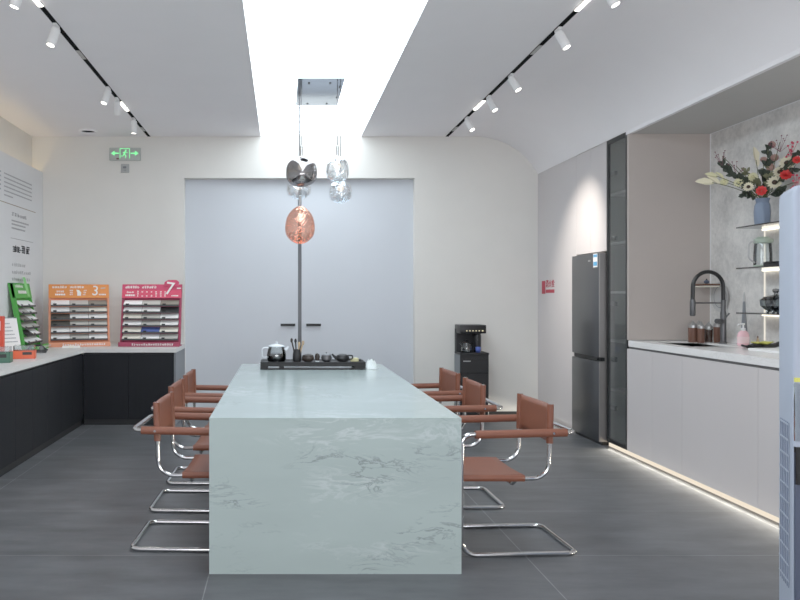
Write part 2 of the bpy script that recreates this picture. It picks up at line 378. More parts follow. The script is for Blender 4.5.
m.box(XR-.001, XR+.03, YF, YK+.019, ZN-.002, arc[-1][1]+.0)
m.quad((2.19, YF, ZC+.1), (4, YF, ZC+.1), (4, 9, ZC+.1), (2.19, 9, ZC+.1))
struct(m, 'ceiling', 'ceiling', 'pale grey ceiling curving down over the kitchen side', 'ceiling', smooth=20)
m = MB(); m.box(XR+.03, 3.72, YF, YK+.02, ZN, ZN+.10); struct(m, 'ceiling_niche', 'soffit', 'lower grey soffit over the kitchen counter', 'ceiling')
m = MB(); m.box(SX0-.01, SX1+.01, 1.1, YB+.1, ZC+.012, ZC+.06); struct(m, 'window_1', 'sky', 'glowing white skylight panel running along the ceiling', 'skylight')

DX0, DX1, DZ = -1.11, 1.507, 2.679
m = MB()
m.box(XL-.15, DX0, YB, YB+.16, 0, ZC+.08); m.box(DX1, 4.0, YB, YB+.16, 0, ZC+.08); m.box(DX0, DX1, YB, YB+.16, DZ, ZC+.08)
struct(m, 'wall_back', 'wall', 'off white back wall around the wide double door recess', 'wall')
XS = .204
def leaf(nm, x0, x1, hx0, hx1, lab):
    m = MB(); m.box(x0, x1, YB+.11, YB+.15, .01, DZ); d = struct(m, nm, 'doorpaint', lab, 'door')
    h = MB(); h.box(hx0, hx1, YB+.075, YB+.085, .995, 1.025, .003); h.box(hx0+.015, hx0+.03, YB+.083, YB+.112, 1.0, 1.02); h.box(hx1-.03, hx1-.015, YB+.083, YB+.112, 1.0, 1.02)
    h.build('handle', 'blackmat', d)
leaf('door_1', DX0, XS-.022, -.017, .153, 'left leaf of the pale blue grey double door')
leaf('door_2', XS+.022, DX1, .277, .447, 'right leaf of the pale blue grey double door')
m = MB(); m.box(XS-.0205, XS+.0205, YB+.115, YB+.15, .01, DZ, .003); struct(m, 'trim_1', 'seam', 'dark metal strip between the two door leaves', 'door trim')
m = MB(); m.box(DX1+.012, XR+.05, YB-.012, YB, 0, .035); struct(m, 'baseboard_back', 'blackmat', 'thin black skirting along the foot of the back wall', 'baseboard')

# left wall, board in front of it, cove light
m = MB(); m.box(XL-.15, XL, YF, YB+.1, 0, ZC+.05); struct(m, 'wall_left', 'wall', 'cream wall band above the lettered board', 'wall')
XP = -2.709; ZB = 2.742
m = MB(); m.box(XP-.04, XP, YF, YB, 0, ZB, .003); wp = struct(m, 'wall_left_board', 'board', 'white lettered board standing in front of the left side wall', 'wall board')
m = MB(); m.box(XL+.01, XL+.045, YF, YB, ZB-.11, ZB-.09); m.build('cove_light', 'coveled', wp)
rnd = random.Random(3)
pl = lambda u, v: Vector((XP+.0015, u, v))       # u along depth, v up
def zy(px, py): d = XP*F/(px-282); return d, H-(py-297)/F*d
def lett(mat, fn):
    m = MB(); fn(m); m.build('lettering', mat, wp, smooth=0)
def rows(m, x0, x1s, y0, n, dz, h):
    for k in range(n):
        d0, z = zy(x0, y0); d1, _ = zy(x1s[k], y0); dashes(m, d0, d1, z-k*dz, h, rnd, pl)
def para(m):
    d0, z = zy(4, 172.5); d1, _ = zy(31.7, 172.5)
    for k in range(6): dashes(m, d0, d1 if k < 5 else d0+.24, z-.011-k*.042, .014, rnd, pl)
    for k in range(5): dashes(m, zy(-20, 0)[0], zy(.8, 0)[0], z-.011-k*.042*1.0, .017, rnd, pl)
lett('ink', para)
def rule1(m):
    d0 = zy(-12, 0)[0]; d1 = zy(35.5, 0)[0]; z = zy(0, 201)[1]; m.quad(pl(d0, z), pl(d1, z), pl(d1, z+.008), pl(d0, z+.008))
lett('brassline', rule1)
def t2(m):
    d0, z = zy(11.5, 213.5); glyphs(m, d0, z-.02, 6, .07, rnd, pl, .06, .2, .5)
lett('ink', t2)
def t3(m):
    for k, y in enumerate((221, 224.5, 228.5)):
        d0, z = zy(11.5, y); d1 = zy((28.5, 25.5, 25)[k], 0)[0]; dashes(m, d0, d1, z, .016, rnd, pl)
    d0, z = zy(10.5, 238); d1 = zy(33, 0)[0]; m.quad(pl(d0, z), pl(d1, z), pl(d1, z+.005), pl(d0, z+.005))
lett('ink', t3)
def t4(m):
    d0, z = zy(12, 251.5); d1 = zy(30.5, 0)[0]; s = (d1-d0)/4.2; glyphs(m, d0, z-.005, 4, s*.96, rnd, pl, .05, .22, .6)
lett('inkdark', t4)
def t5(m):
    for k, (y, x1, n) in enumerate(((264, 25.5, 7), (271.5, 31, 10), (278.5, 30, 10))):
        d0, z = zy(11.8, y); d1 = zy(x1, 0)[0]; s = (d1-d0)/n*.9; glyphs(m, d0, z-.02, n, s, rnd, pl, .1, .15, .62)
lett('ink', t5)

# right side: wall panel, niche wall
m = MB(); m.box(XR, XR+.03, 7.387, YB, .041, ZP, .002); m.box(XR+.02, XR+.05, 7.387, YB, 0, .05)
struct(m, 'wall_right_panel', 'lam', 'greige wall panel between the fridge and the back wall', 'wall panel')
m = MB(); m.box(XN, XN+.12, YF, YB+.1, 0, ZC); struct(m, 'wall_right', 'concrete', 'mottled grey plaster wall behind the kitchen counter', 'wall')
m = MB(); m.box(XR+.0, XN-.002, YK-.022, YK, .97, ZN, .002)
struct(m, 'wall_right_return', 'beige', 'beige side panel standing above the kitchen counter', 'wall panel')
m = MB(); m.box(XN-.006, XN, YK-.028, YK-.022, .97, ZN); m.box(XN-.004, XN, YF, YK-.03, ZN-.006, ZN); struct(m, 'trim_2', 'white', 'slim pale corner bead of the kitchen niche', 'trim')
# toe kick light behind fronts
m = MB(); m.box(2.921, 2.93, 7.39, YB-.02, 0.001, .04); m.box(2.921, 2.93, 2.9, 6.70, .001, .04)
struct(m, 'trim_3', 'led', 'warm glowing light strip along the foot of the kitchen units', 'light strip')

# red notice on the panel
nt_ = thing('notice_sign', 'small red lettered notice stuck on the greige wall panel beside the fridge', 'sign', (XR-.001, 8.17, 1.44))
def nq(name, y0, y1, z0, z1): # y relative depth; larger depth = left in view
    m = MB(); m.box(-.003, 0, y0, y1, z0, z1); return m.build(name, 'red', nt_)
nq('side_bar', .085, .19, -.075, .068); nq('lower_bar', -.19, .065, -.066, -.028)
m = text_mb('消火栓', .088); m.xf(Matrix.Translation((-.001, -.062, .028)) @ Matrix.Rotation(-PI/2, 4, 'Z') @ Matrix.Rotation(PI/2, 4, 'X')); m.build('lettering', 'red', nt_, smooth=0)

# exit sign, socket, ceiling diffuser
ex = thing('exit_sign', 'green lit running man exit sign with two arrows on the back wall', 'exit sign', (-1.775, YB, 2.945))
m = MB(); m.box(-.178, .178, -.03, 0, -.073, .073, .01, seg=2); m.build('housing', 'exitplate', ex)
m = MB(); y = -.0315
def Q(pts): m.poly([(a, y, b) for a, b in pts])
for s in (-1, 1):
    m = MB(); Q([(s*.155, .008), (s*.115, .038), (s*.115, .017), (s*.065, .014), (s*.065, .002), (s*.115, -.001), (s*.115, -.022)][::s]); m.build('arrow', 'exitgreen', ex, smooth=0)
m = MB()
for a, b, c, d in ((-.058, .058, .056, .064), (-.058, -.05, -.05, .06), (.05, .058, -.05, .06)): Q([(a, c), (b, c), (b, d), (a, d)])
m.lathe([(.0001, 0), (.009, .0002)], 10, (.012, y-.001, .04), (0, -1, 0), cap=True)
for p0, p1, w in (((.008, .03), (-.006, 0), .018), ((.006, .026), (.032, .014), .008), ((.004, .026), (-.024, .012), .008), ((-.006, 0), (.014, -.02), .011), ((.014, -.02), (.006, -.046), .009), ((-.008, 0), (-.022, -.024), .011), ((-.022, -.024), (-.044, -.022), .009)):
    d = Vector((p1[0]-p0[0], p1[1]-p0[1])).normalized()*w/2; n = (-d.y, d.x)
    Q([(p0[0]+n[0], p0[1]+n[1]), (p1[0]+n[0], p1[1]+n[1]), (p1[0]-n[0], p1[1]-n[1]), (p0[0]-n[0], p0[1]-n[1])])
m.build('running_figure', 'exitgreen', ex, smooth=0)
m = MB(); m.box(-.095, -.065, -.033, -.03, -.062, -.045, .001); m.build('test_button', 'dotred', ex)
so = thing('wall_socket', 'small grey socket plate on the back wall under the exit sign', 'socket', (-1.777, YB, 2.787))
m = MB(); m.box(-.047, .047, -.012, 0, -.05, .05, .004, seg=2); m.build('plate', 'socket', so)
m = MB(); m.box(-.022, .016, -.022, -.011, -.002, .022, .003); m.box(-.012, -.006, -.014, -.011, -.03, -.014); m.box(.006, .012, -.014, -.011, -.03, -.014); m.build('plug', 'endgrey', so)
dv = thing('ceiling_diffuser', 'round air diffuser in the ceiling near the back left corner', 'ceiling vent', (-2.12, 8.2, ZC))
m = MB(); m.lathe([(.1, 0), (.1, -.008), (.085, -.018), (.075, -.006), (.075, 0)], 28, cap=False); m.build('rim', 'ceiling', dv)
m = MB(); m.lathe([(.0001, -.003), (.074, -.003)], 28); m.lathe([(.05, -.004), (.05, -.009), (.045, -.009), (.045, -.004)], 24, cap=False); m.build('grille', 'blackmat', dv)

# ------------------------------------------------------------------ track lights
def spot_lamp(root, loc, direction, power, size=55, blend=.6, col=(1, .93, .83)):
    l = bpy.data.lights.new('spot_beam', 'SPOT'); l.energy = power; l.spot_size = R(size); l.spot_blend = 1.0 if power > 100 else blend; l.shadow_soft_size = .03; l.color = col
    o = bpy.data.objects.new('spot_beam', l); COL.objects.link(o); o.parent = root; o.location = loc
    o.rotation_euler = Vector(direction).to_track_quat('-Z', 'Y').to_euler()
def track(x, y0, lab):
    t = thing('light_track', lab, 'light track', (x, 0, ZC))
    m = MB(); m.box(-.017, .017, y0, YB-.01, -.004, .001); m.build('rail', 'rail', t)
    return t
tl = track(-1.505, 2.5, 'black recessed light track in the ceiling on the left')
tr = track(1.868, 2.5, 'black recessed light track in the ceiling on the right')
for t, segs, silv in ((tl, ((4.2, 4.68), (6.98, 7.3)), ((5.52, 5.72), (8.02, 8.2))), (tr, ((4.35, 4.75), (6.94, 7.26)), ((5.41, 5.61), (8.0, 8.2)))):
    for a, b in segs:
        m = MB(); m.box(-.015, .015, a, b, -.009, -.002, .002); m.build('light_bar', 'bar', t)
    for a, b in silv:
        m = MB(); m.box(-.014, .014, a, b, -.006, -.003); m.build('connector', 'steel', t)
def spot(x, d, tip, label, power, group, target=None, size=50):
    t = thing('track_spotlight', label, 'spotlight', (x, d, ZC), 0, group)
    ax = Vector(tip); ax.normalize()
    p0 = Vector((0, 0, -.03)); p1 = p0+ax*.125
    m = MB(); m.lathe([(.026, 0), (.03, .006), (.03, .119), (.028, .125), (.024, .125), (.024, .117), (.0001, .117)], 20, p0, ax, cap=True); m.build('barrel', 'white', t)
    m = MB(); m.box(-.013, .013, -.04, .04, -.02, -.003, .003); m.cyl((0, 0, -.018), (0, 0, -.045), .009); m.build('mount', 'white', t)
    m = MB(); m.lathe([(.0001, 0), (.024, 0)], 20, p0+ax*.1235, ax); m.build('lens', 'lens', t)
    dr = (Vector(target)-Vector((x, d, ZC))-p1) if target else ax
    if power: spot_lamp(t, p1+ax*.01, dr, power, size)
GL, GR = 'spotlights on the left track', 'spotlights on the right track'
spot(-1.505, 4.32, (-.32, 0, -1), 'white spotlight on the left track, cut by the top edge of the photo', 20, GL)
spot(-1.505, 5.0, (-.26, -.2, -1), 'white spotlight on the left track, nearest one fully in view', 20, GL)
spot(-1.505, 6.5, (-.28, -.25, -1), 'white spotlight on the left track, second fully visible from the camera', 20, GL)
spot(-1.505, 6.85, (-.12, .5, -1), 'white spotlight on the left track turned away, just before the lit bar', 14, GL)
spot(-1.505, 7.62, (-.03, .12, -1), 'white spotlight on the left track, nearest to the back wall', 14, GL)
spot(1.868, 4.33, (.42, -.22, -1), 'white spotlight on the right track, cut by the top edge of the photo', 18, GR)
spot(1.868, 5.07, (.42, -.25, -1), 'white spotlight on the right track, nearest one fully in view', 18, GR)
spot(1.868, 6.12, (.46, -.3, -1), 'white spotlight on the right track, second fully visible from the camera', 16, GR)
spot(1.868, 6.78, (.45, -.32, -1), 'white spotlight on the right track beside the lit bar', 240, GR, target=(2.9, 7.27, 1.72), size=50)
spot(1.868, 7.58, (.42, -.35, -1), 'white spotlight on the right track, nearest to the back wall', 10, GR)

# ------------------------------------------------------------------ pendant light
pd = thing('pendant_light', 'cluster pendant of five blown glass globes under a mirrored plate', 'pendant light', (.33, 6.66, ZC))
m = MB(); m.box(-.2, .195, -.43, .44, -.006, .012, .002); cn = m.build('canopy', 'mirror', pd)
for (a, b) in ((-.1, -.3), (.08, -.3), (.17, -.18), (.17, .16), (-.09, .38), (.09, .38)):
    m = MB(); m.lathe([(.009, -.014), (.009, -.005)], 10, (a, b, 0)); m.build('bolt', 'gunmetal', cn)
def globe(px, py, d, rx, rz, mat, flat, label):
    c = at(px, py, d)-Vector((.33, 6.66, ZC))
    m = MB(); k = 20
    prof = []
    for i in range(k+1):
        a = PI*i/k; r = math.sin(a)*(1+.13*math.cos(a)*flat)*(1+.08*math.sin(2*a)**2); prof.append((max(r, .0)*rx if 0 < i < k else .0, -math.cos(a)*rz))
    vs = m.lathe(prof[:-2]+[(rx*.24, prof[-2][1]*1.0)], 28, c, cap=False)
    rr = random.Random(int(px*7))
    for v in vs:
        q = v.co-c; q2 = q*(1+.025*math.sin(q.x*22+px)*math.cos(q.z*20)+.015*math.sin(q.y*30)); v.co = c+q2
    g = m.build('glass_globe', mat, pd, smooth=60); g['label'] = label
    top = c+Vector((0, 0, rz*.97))
    m = MB(); m.lathe([(.03, -.035), (.034, 0), (.012, .012), (.012, .1), (.004, .105)], 16, top); m.build('lamp_holder', 'chrome', g)
    m = MB(); m.ball(c+Vector((0, 0, rz*.35)), .032, seg=10); m.cyl(c+Vector((0, 0, rz*.5)), top-Vector((0, 0, .02)), .012); m.build('bulb', 'bulbglow', g)
    m = MB(); m.cyl(top+Vector((0, 0, .09)), (top.x, top.y, -.004), .0042, 6); m.build('cable', 'gunmetal', g)
globe(301.5, 172, 6.5, .135, .13, 'smokeshell', .2, 'smoky mirrored glass globe')
globe(299, 190, 6.9, .11, .085, 'clearshell', 0, 'clear glass globe behind the smoky one')
globe(300, 225, 6.7, .128, .165, 'coppershell', 1.0, 'copper tinted glass globe hanging lowest')
globe(337.5, 170, 6.6, .1, .115, 'clearshell', .2, 'clear glass globe, upper of the right pair')
globe(340.5, 192, 6.85, .107, .105, 'clearshell', .2, 'clear glass globe, lower of the right pair')

# ------------------------------------------------------------------ island table
IX0, IX1, IY0, IY1, IZ = -.349, .861, 3.6, 6.5, .749
tb = thing('island_table', 'long pale green marble table with solid slab ends', 'table', (.256, 5.05, 0))
def loc(x0, x1, y0, y1, z0, z1, nm):
    m = MB(); m.box(x0-.256, x1-.256, y0-5.05, y1-5.05, z0, z1); return m.build(nm, 'marbletop' if nm == 'tabletop' else 'marble', tb)
loc(IX0, IX1, IY0+.0452, IY1-.0452, IZ-.045, IZ, 'tabletop'); loc(IX0, IX1, IY0, IY0+.045, 0, IZ, 'end_panel'); loc(IX0, IX1, IY1-.045, IY1, 0, IZ, 'end_panel')
m = MB(); m.box(-.5, .5, -1.3, 1.3, IZ-.10, IZ-.046); m.build('under_frame', 'blackmat', tb)

# ------------------------------------------------------------------ chairs
def make_chair(label, loc_, rz):
    t = thing('cantilever_chair', label, 'chair', loc_, rz, 'chairs along the marble table')
    W = .239; AZ = .626; TR = .0125
    pts = [(-.308, -W, TR), (.30, -W, TR), (.295, -W, AZ), (-.297, -W, AZ+.008), (-.297, W, AZ+.008), (.295, W, AZ), (.30, W, TR), (-.308, W, TR)]
    m = MB(); m.tube(fillet(pts, [.05, .08, .05, .06, .06, .05, .08, .05], True), TR, 12, True); m.build('frame', 'chrome', t)
    m = MB()
    for s in (-1, 1):
        m.tube(fillet([(-.178, s*.214, .778), (-.166, s*.214, .391), (.285, s*.214, .401)], .085), .011, 10)
        m.tube([(.285, s*.214, .401), (.297, s*.228, .401)], .011, 8)
    m.tube(fillet([(.25, -.21, .394), (.25, 0, .374), (.25, .21, .394)], .2), .009, 8)
    m.tube(fillet([(.0, -.21, .388), (.0, -.15, .35), (.0, .15, .35), (.0, .21, .388)], .05), .009, 8)
    m.build('seat_frame', 'chrome', t)
    def seatf(u, v):
        x = -.035+.325*u; y = (v-.5)*2*.23; e = abs(v-.5)*2
        return (x, y, .412-.010*(1-e**2)-(.016 if e > .99 else 0))
    m = MB(); m.sheet(seatf, 8, 20)
    for s in (-1, 1): m.cyl((-.035, s*.214, .396), (.29, s*.214, .401), .0145, 12)
    m.build('seat', 'leather', t, solid=.009)
    def backf(u, v):
        z = .578+.195*u; y = (v-.5)*2*.226; e = abs(v-.5)*2
        return (-.174-.004*u-.010*(1-e**2.2), y, z)
    m = MB(); m.sheet(backf, 6, 20)
    for s in (-1, 1): m.cyl((-.172, s*.214, .578), (-.177, s*.214, .773), .014, 12)
    m.build('backrest', 'leather', t, solid=.009)
    for s in (-1, 1):
        m = MB(); m.tube([(.225, s*W, AZ+.001), (.2, s*W, AZ+.001), (-.22, s*W, AZ+.007), (-.25, s*W, AZ+.008)], .021, 14); a = m.build('armrest', 'leather', t)
        m = MB(); m.cyl((-.176, s*(W+.017), AZ+.007), (-.176, s*(W+.024), AZ+.007), .006, 10); m.build('screw', 'chrome', a)
    return t
ch = make_chair('tan leather chrome armchair on the right of the table, nearest to the camera', (1.200, 4.08, 0), PI+R(2.8))
dup(ch, (1.085, 4.93, 0), PI+R(1), 'tan leather chrome armchair on the right of the table, middle of three')
dup(ch, (1.09, 5.66, 0), PI+R(4), 'tan leather chrome armchair on the right of the table, nearest to the black drinks machine')
dup(ch, (-.476, 4.15, 0), R(-2), 'tan leather chrome armchair on the left of the table, nearest to the camera')
dup(ch, (-.506, 4.86, 0), R(-1.5), 'tan leather chrome armchair on the left of the table, middle of three')
dup(ch, (-.506, 5.54, 0), R(-1), 'tan leather chrome armchair on the left of the table, nearest to the back wall')

# ------------------------------------------------------------------ left dark counter
CZ = .795; CX = -2.08; CY = 7.8; CE = -1.10
def dark_unit(x0, x1, y0, y1, label, doors, face):
    t = thing('base_cabinet', label, 'cabinet', ((x0+x1)/2, (y0+y1)/2, 0), 0, 'dark base cabinets')
    ox, oy = (x0+x1)/2, (y0+y1)/2
    m = MB(); m.box(x0-ox+.001, x1-ox-.001, y0-oy+.001, y1-oy-.001, .06, CZ-.048); m.build('carcass', 'darkkick', t)
    n = doors
    for k in range(n):
        m = MB()
        if face == 'x':
            w = (y1-y0)/n; m.box(x1-ox-.004, x1-ox+.018, y0-oy+k*w+.0015, y0-oy+(k+1)*w-.0015, .062, CZ-.062, .001)
        else:
            w = (x1-x0)/n; m.box(x0-ox+k*w+.0015, x0-ox+(k+1)*w-.0015, y0-oy-.018, y0-oy+.004, .062, CZ-.062, .001)
        m.build('door', 'dark', t)
    m = MB()
    if face == 'x': m.box(x1-ox-.03, x1-ox, y0-oy, y1-oy, 0, .06)
    else: m.box(x0-ox, x1-ox, y0-oy, y0-oy+.03, 0, .06)
    m.build('kick_board', 'darkkick', t)
xb = XP+.002
dark_unit(xb, CX, 7.0, 7.79, 'dark wood base cabinet of the left run, touching the inner corner', 2, 'x')
dark_unit(xb, CX, 6.2, 7.0, 'dark wood base cabinet of the left run, second from the corner', 2, 'x')
dark_unit(xb, CX, 5.4, 6.2, 'dark wood base cabinet of the left run, cut by the photo edge', 2, 'x')
dark_unit(xb, CX, 4.6, 5.4, 'dark wood base cabinet of the left run, nearest to the camera', 2, 'x')
dark_unit(CX+.02, CE-.022, CY, YB-.002, 'dark wood base cabinet under the orange and crimson sample racks', 2, 'y')
m = MB(); m.box(CE-.02, CE, CY-.018, YB-.002, 0, CZ-.04, .001); tag(m.build('end_panel_board', 'endgrey'), 'grey end panel closing the dark counter beside the double door', 'cabinet panel')
m = MB(); L_ = [(xb, 4.6), (CX+.03, 4.6), (CX+.03, CY-.03), (CE+.005, CY-.03), (CE+.005, YB-.002), (xb, YB-.002)]
m.prism(L_, CZ-.04, CZ); tag(m.build('counter_top', 'greytop'), 'long grey L-shaped worktop on the dark cabinets', 'worktop')

# ---- sample racks
def rack(name, label, loc_, rz, w, cols, edge, face, hdr, colours, sample_lab, grp, tilt=.15):
    t = thing(name, label, 'sample rack', loc_, rz)
    hgt = .675
    sl = tilt/hgt
    yy = lambda z: z*sl
    def slab(x0, x1, z0, z1, y0, y1, mat, nm, par=t, bev=.002):
        m = MB(); vs = m.box(x0, x1, y0, y1, z0, z1, bev)
        for v in m.bm.verts: v.co.y += yy(v.co.z)
        return m.build(nm, mat, par)
    slab(-w/2, w/2, 0, hgt, .0, .018, edge, 'back_board')
    slab(-w/2, -w/2+.022, .0, hgt, -.035, .0, edge, 'side_frame'); slab(w/2-.022, w/2, .0, hgt, -.035, .0, edge, 'side_frame')
    h = slab(-w/2, w/2, .525, hgt, -.038, -.002, face, 'header')
    m = MB(); m.box(-w/2, w/2, -.11, .12, 0, .012, .002); m.box(-w/2, w/2, -.112, -.1, 0, .05, .002); led = m.build('base', edge, t)
    P2 = lambda u, v: Vector((u, yy(v)-.0395, v))
    hdr(h, P2, w)
    m = MB(); rr = random.Random(5)
    glyphs(m, -w*.28, .014, 18, .021, rr, lambda u, v: Vector((u, -.1130, v)), .2, .2); m.build('lettering', 'print', led, smooth=0)
    # trays
    nr = 6; z0 = .075; dz = .0735; cw = (w-.05)/cols
    for r in range(nr):
        zt = z0+r*dz+.058; TL = .082; ta = R(33)
        m = MB(); y0 = yy(zt)-.002; yf = y0-TL*math.cos(ta)-.004; zf = zt-TL*math.sin(ta)
        m.box(-w/2+.024, w/2-.024, yf-.005, yf+.001, zf-.022, zf-.006, .001)
        m.quad((-w/2+.024, yf, zf-.010), (w/2-.024, yf, zf-.010), (w/2-.024, y0, zt-.012), (-w/2+.024, y0, zt-.012))
        m.build('tray', 'lip', t)
        for c in range(cols):
            x0 = -w/2+.025+c*cw
            mm = MB(); mm.box(.002, cw-.003, -TL, 0, -.008, 0, .001)
            rown = ('bottom', 'fifth', 'fourth', 'third', 'second', 'top')[r]; coln = (('left', 'middle', 'right') if cols == 3 else ('near', 'far'))[c]
            key = colours[5-r][c]
            s = mm.build('sample_board', 's_'+key)
            s.matrix_world = Matrix.Translation(loc_) @ Matrix.Rotation(rz, 4, 'Z') @ Matrix.Translation((x0, y0, zt)) @ Matrix.Rotation(ta, 4, 'X')
            nm = {'white': 'white', 'cream': 'cream', 'grey': 'light grey', 'taupe': 'taupe grey', 'dark': 'charcoal', 'black': 'black', 'blue': 'blue and white'}[key]
            tag(s, f'{nm} sample board, {rown} row {coln} column of the {sample_lab}', 'sample board', grp)
            k = MB(); k.box(cw*.12, cw*.3, -TL-.004, -TL+.014, -.016, .003, .001)
            k.build('label_clip', 'black', s)
    return t
def hdr_orange(h, p, w):
    rr = random.Random(1); m = MB()
    glyphs(m, -w*.44, .632, 6, .024, rr, p, .06, .2); glyphs(m, -w*.155, .632, 6, .024, rr, p, .06, .2)
    glyphs(m, -w*.37, .585, 4, .019, rr, p, .06, .2); dashes(m, -w*.39, -w*.22, .554, .017, rr, p)
    for k in range(3): glyphs(m, -w*.155, .556+k*.022, 2, .016, rr, p, .1, .2)
    m.poly([p(-w*.03, .55), p(w*.03, .55), p(w*.035, .585), p(w*.0, .612), p(-w*.045, .615), p(-w*.03, .585)])
    for k in range(3): glyphs(m, w*.06+k*.006, .556+k*.022, 2, .014, rr, p, .1, .2)
    dashes(m, w*.33, w*.45, .556, .014, rr, p); m.build('lettering', 'print', h, smooth=0)
    n = text_mb('3', .155); n.xf(Matrix.Translation(p(w*.27, .6)+Vector((0, -.002, 0))) @ Matrix.Rotation(PI/2-.2, 4, 'X') @ Matrix.Rotation(R(-6), 4, 'Z')); n.build('numeral', 'print', h, smooth=0)
    m = MB(); m.poly([p(w*.36, .628), p(w*.44, .632), p(w*.44, .642), p(w*.36, .638)]); m.build('logo_mark', 'greydisc', h, smooth=0)
def hdr_pink(h, p, w):
    m = MB(); m.quad(p(-w/2, .525), p(w/2, .525), p(w/2, .61), p(-w/2, .61)); q = m.build('colour_band', 'pinkface', h, smooth=0)
    rr = random.Random(2); m = MB(); p3 = lambda u, v: p(u, v)-Vector((0, .001, 0))
    glyphs(m, -w*.45, .63, 6, .025, rr, p3, .06, .2); glyphs(m, -w*.17, .63, 6, .025, rr, p3, .06, .2)
    glyphs(m, -w*.42, .578, 4, .018, rr, p3, .06, .2); dashes(m, -w*.44, -w*.28, .545, .018, rr, p3)
    for j in range(7):
        for k in range((3, 2, 2, 2, 3, 3, 3)[j]): glyphs(m, -w*.25+j*w*.077, .538+k*(.046 if (3, 2, 2, 2, 3, 3, 3)[j] == 2 else .023), 1, .018, rr, p3, .1, .2)
    dashes(m, w*.33, w*.45, .543, .012, rr, p3); dashes(m, w*.42, w*.49, .625, .012, rr, p3); m.build('lettering', 'print', h, smooth=0)
    m = MB(); bz = [(.2, .655), (.21, .70), (.27, .722), (.41, .722), (.455, .70), (.44, .65)]
    m.poly([p(a*w, b)-Vector((0, .0005, 0)) for a, b in bz[::-1]]); m.build('raised_badge', 'pink', h, smooth=0, solid=.012)
    n = text_mb('7', .2, .003); n.xf(Matrix.Translation(p(w*.30, .622)+Vector((0, -.009, 0))) @ Matrix.Rotation(PI/2-.2, 4, 'X') @ Matrix.Shear('XZ', 4, (.0, .0)) @ Matrix.Rotation(R(-8), 4, 'Z')); n.build('numeral', 'print', h, smooth=0)
def hdr_green(h, p, w):
    rr = random.Random(4); m = MB()
    glyphs(m, -w*.42, .63, 8, .026, rr, p, .06, .2); dashes(m, -w*.3, w*.25, .57, .03, rr, p); m.build('lettering', 'print', h, smooth=0)
    m = MB(); m.quad(p(w*.22, .54), p(w*.36, .54), p(w*.28, .74), p(w*.14, .74)); m.build('tag_strip', 'lightgreen', h, smooth=0, solid=.004)
OC = [('white', 'grey', 'taupe'), ('white', 'grey', 'cream'), ('dark', 'white', 'white'), ('dark', 'grey', 'grey'), ('white', 'white', 'white'), ('white', 'grey', 'white')]
PC = [('white', 'grey', 'taupe'), ('white', 'white', 'black'), ('cream', 'grey', 'white'), ('white', 'grey', 'white'), ('cream', 'blue', 'cream'), ('cream', 'white', 'grey')]
GC = [('white', 'white'), ('grey', 'white'), ('taupe', 'white'), ('grey', 'grey'), ('black', 'white'), ('white', 'white')]
rack('orange_sample_rack', 'orange tilted sample rack with the numeral 3 in the back corner', (-2.205, 8.165, CZ), R(17), .645, 3, 'orange2', 'orange', hdr_orange, OC, 'orange rack', 'samples on the orange rack', tilt=.19)
rack('crimson_sample_rack', 'crimson sample rack with a raised numeral 7 beside the double door', (-1.432, 8.16, CZ), 0, .655, 3, 'pinkdark', 'pink', hdr_pink, PC, 'crimson rack', 'samples on the crimson rack')
rack('green_sample_rack', 'green tilted sample rack leaning towards the lettered board', (-2.562, 7.64, CZ), R(90), .48, 2, 'green', 'green', hdr_green, GC, 'green rack', 'samples on the green rack', tilt=.13)

# small things on the left run
def brochure():
    t = thing('brochure_stand', 'clear stand holding white printed leaflets beside the green rack', 'leaflet stand', (-2.5, 6.95, CZ), R(52))
    m = MB(); m.box(-.1, .1, -.05, .09, 0, .004); vs = m.box(-.105, .105, 0, .004, 0, .36); m.xf(Matrix.Rotation(R(-16), 4, 'X'), vs); m.build('holder', 'frosted', t)
    m = MB(); vs = m.box(-.098, .098, -.012, -.002, 0.006, .345, .001); m.xf(Matrix.Rotation(R(-16), 4, 'X'), vs); l = m.build('leaflet', 'print', t)
    rr = random.Random(9); m = MB(); p = lambda u, v: Matrix.Rotation(R(-16), 3, 'X') @ Vector((u, -.0128, v))
    for k in range(6): dashes(m, -.08, .02+.01*k, .29-k*.035, .01, rr, p)
    m.build('lettering', 'ink', l, smooth=0)
brochure()
t = thing('upright_red_box', 'red orange upright box at the left photo edge, behind the green box', 'box', (-2.475, 6.42, CZ), R(8))
m = MB(); m.box(-.09, .09, -.04, .04, 0, .37, .004); m.build('carton', 'redbox', t); m = MB(); m.box(-.07, .07, -.042, -.039, .25, .33, .0005); m.build('label_patch', 'print', t)
def crate(nm, lab, loc_, rz, w, d, h, mat, darklab, tubes):
    t = thing(nm, lab, 'box', loc_, rz)
    m = MB(); th = .006
    m.box(-w/2, w/2, -d/2, d/2, 0, th); m.box(-w/2, w/2, -d/2, -d/2+th, 0, h, .001); m.box(-w/2, w/2, d/2-th, d/2, 0, h, .001); m.box(-w/2, -w/2+th, -d/2, d/2, 0, h, .001); m.box(w/2-th, w/2, -d/2, d/2, 0, h, .001); m.build('tray', mat, t)
    m = MB(); m.box(-w*.05, w*.36, -d/2-.003, -d/2-.0005, h*.5, h*.85, .001); m.build('front_label', 'black', t)
    m = MB(); m.box(-w/2+.008, w/2-.008, -d/2+.008, d/2-.008, .01, h+.045, .004); m.build('insert', tubes, t)
crate('orange_tray_box', 'bright orange tray box with a clear insert on the grey worktop', (-2.25, 6.55, CZ), R(14), .19, .15, .07, 'sign_orange', True, 'frosted')
crate('green_tray_box', 'dull green tray box at the left photo edge on the grey worktop', (-2.315, 6.13, CZ), R(10), .2, .13, .085, 'greenbox', True, 'frosted')
t = thing('black_clamp_tool', 'small black clamp tool lying on the worktop behind the orange tray box', 'tool', (-2.365, 7.2, CZ), R(20))
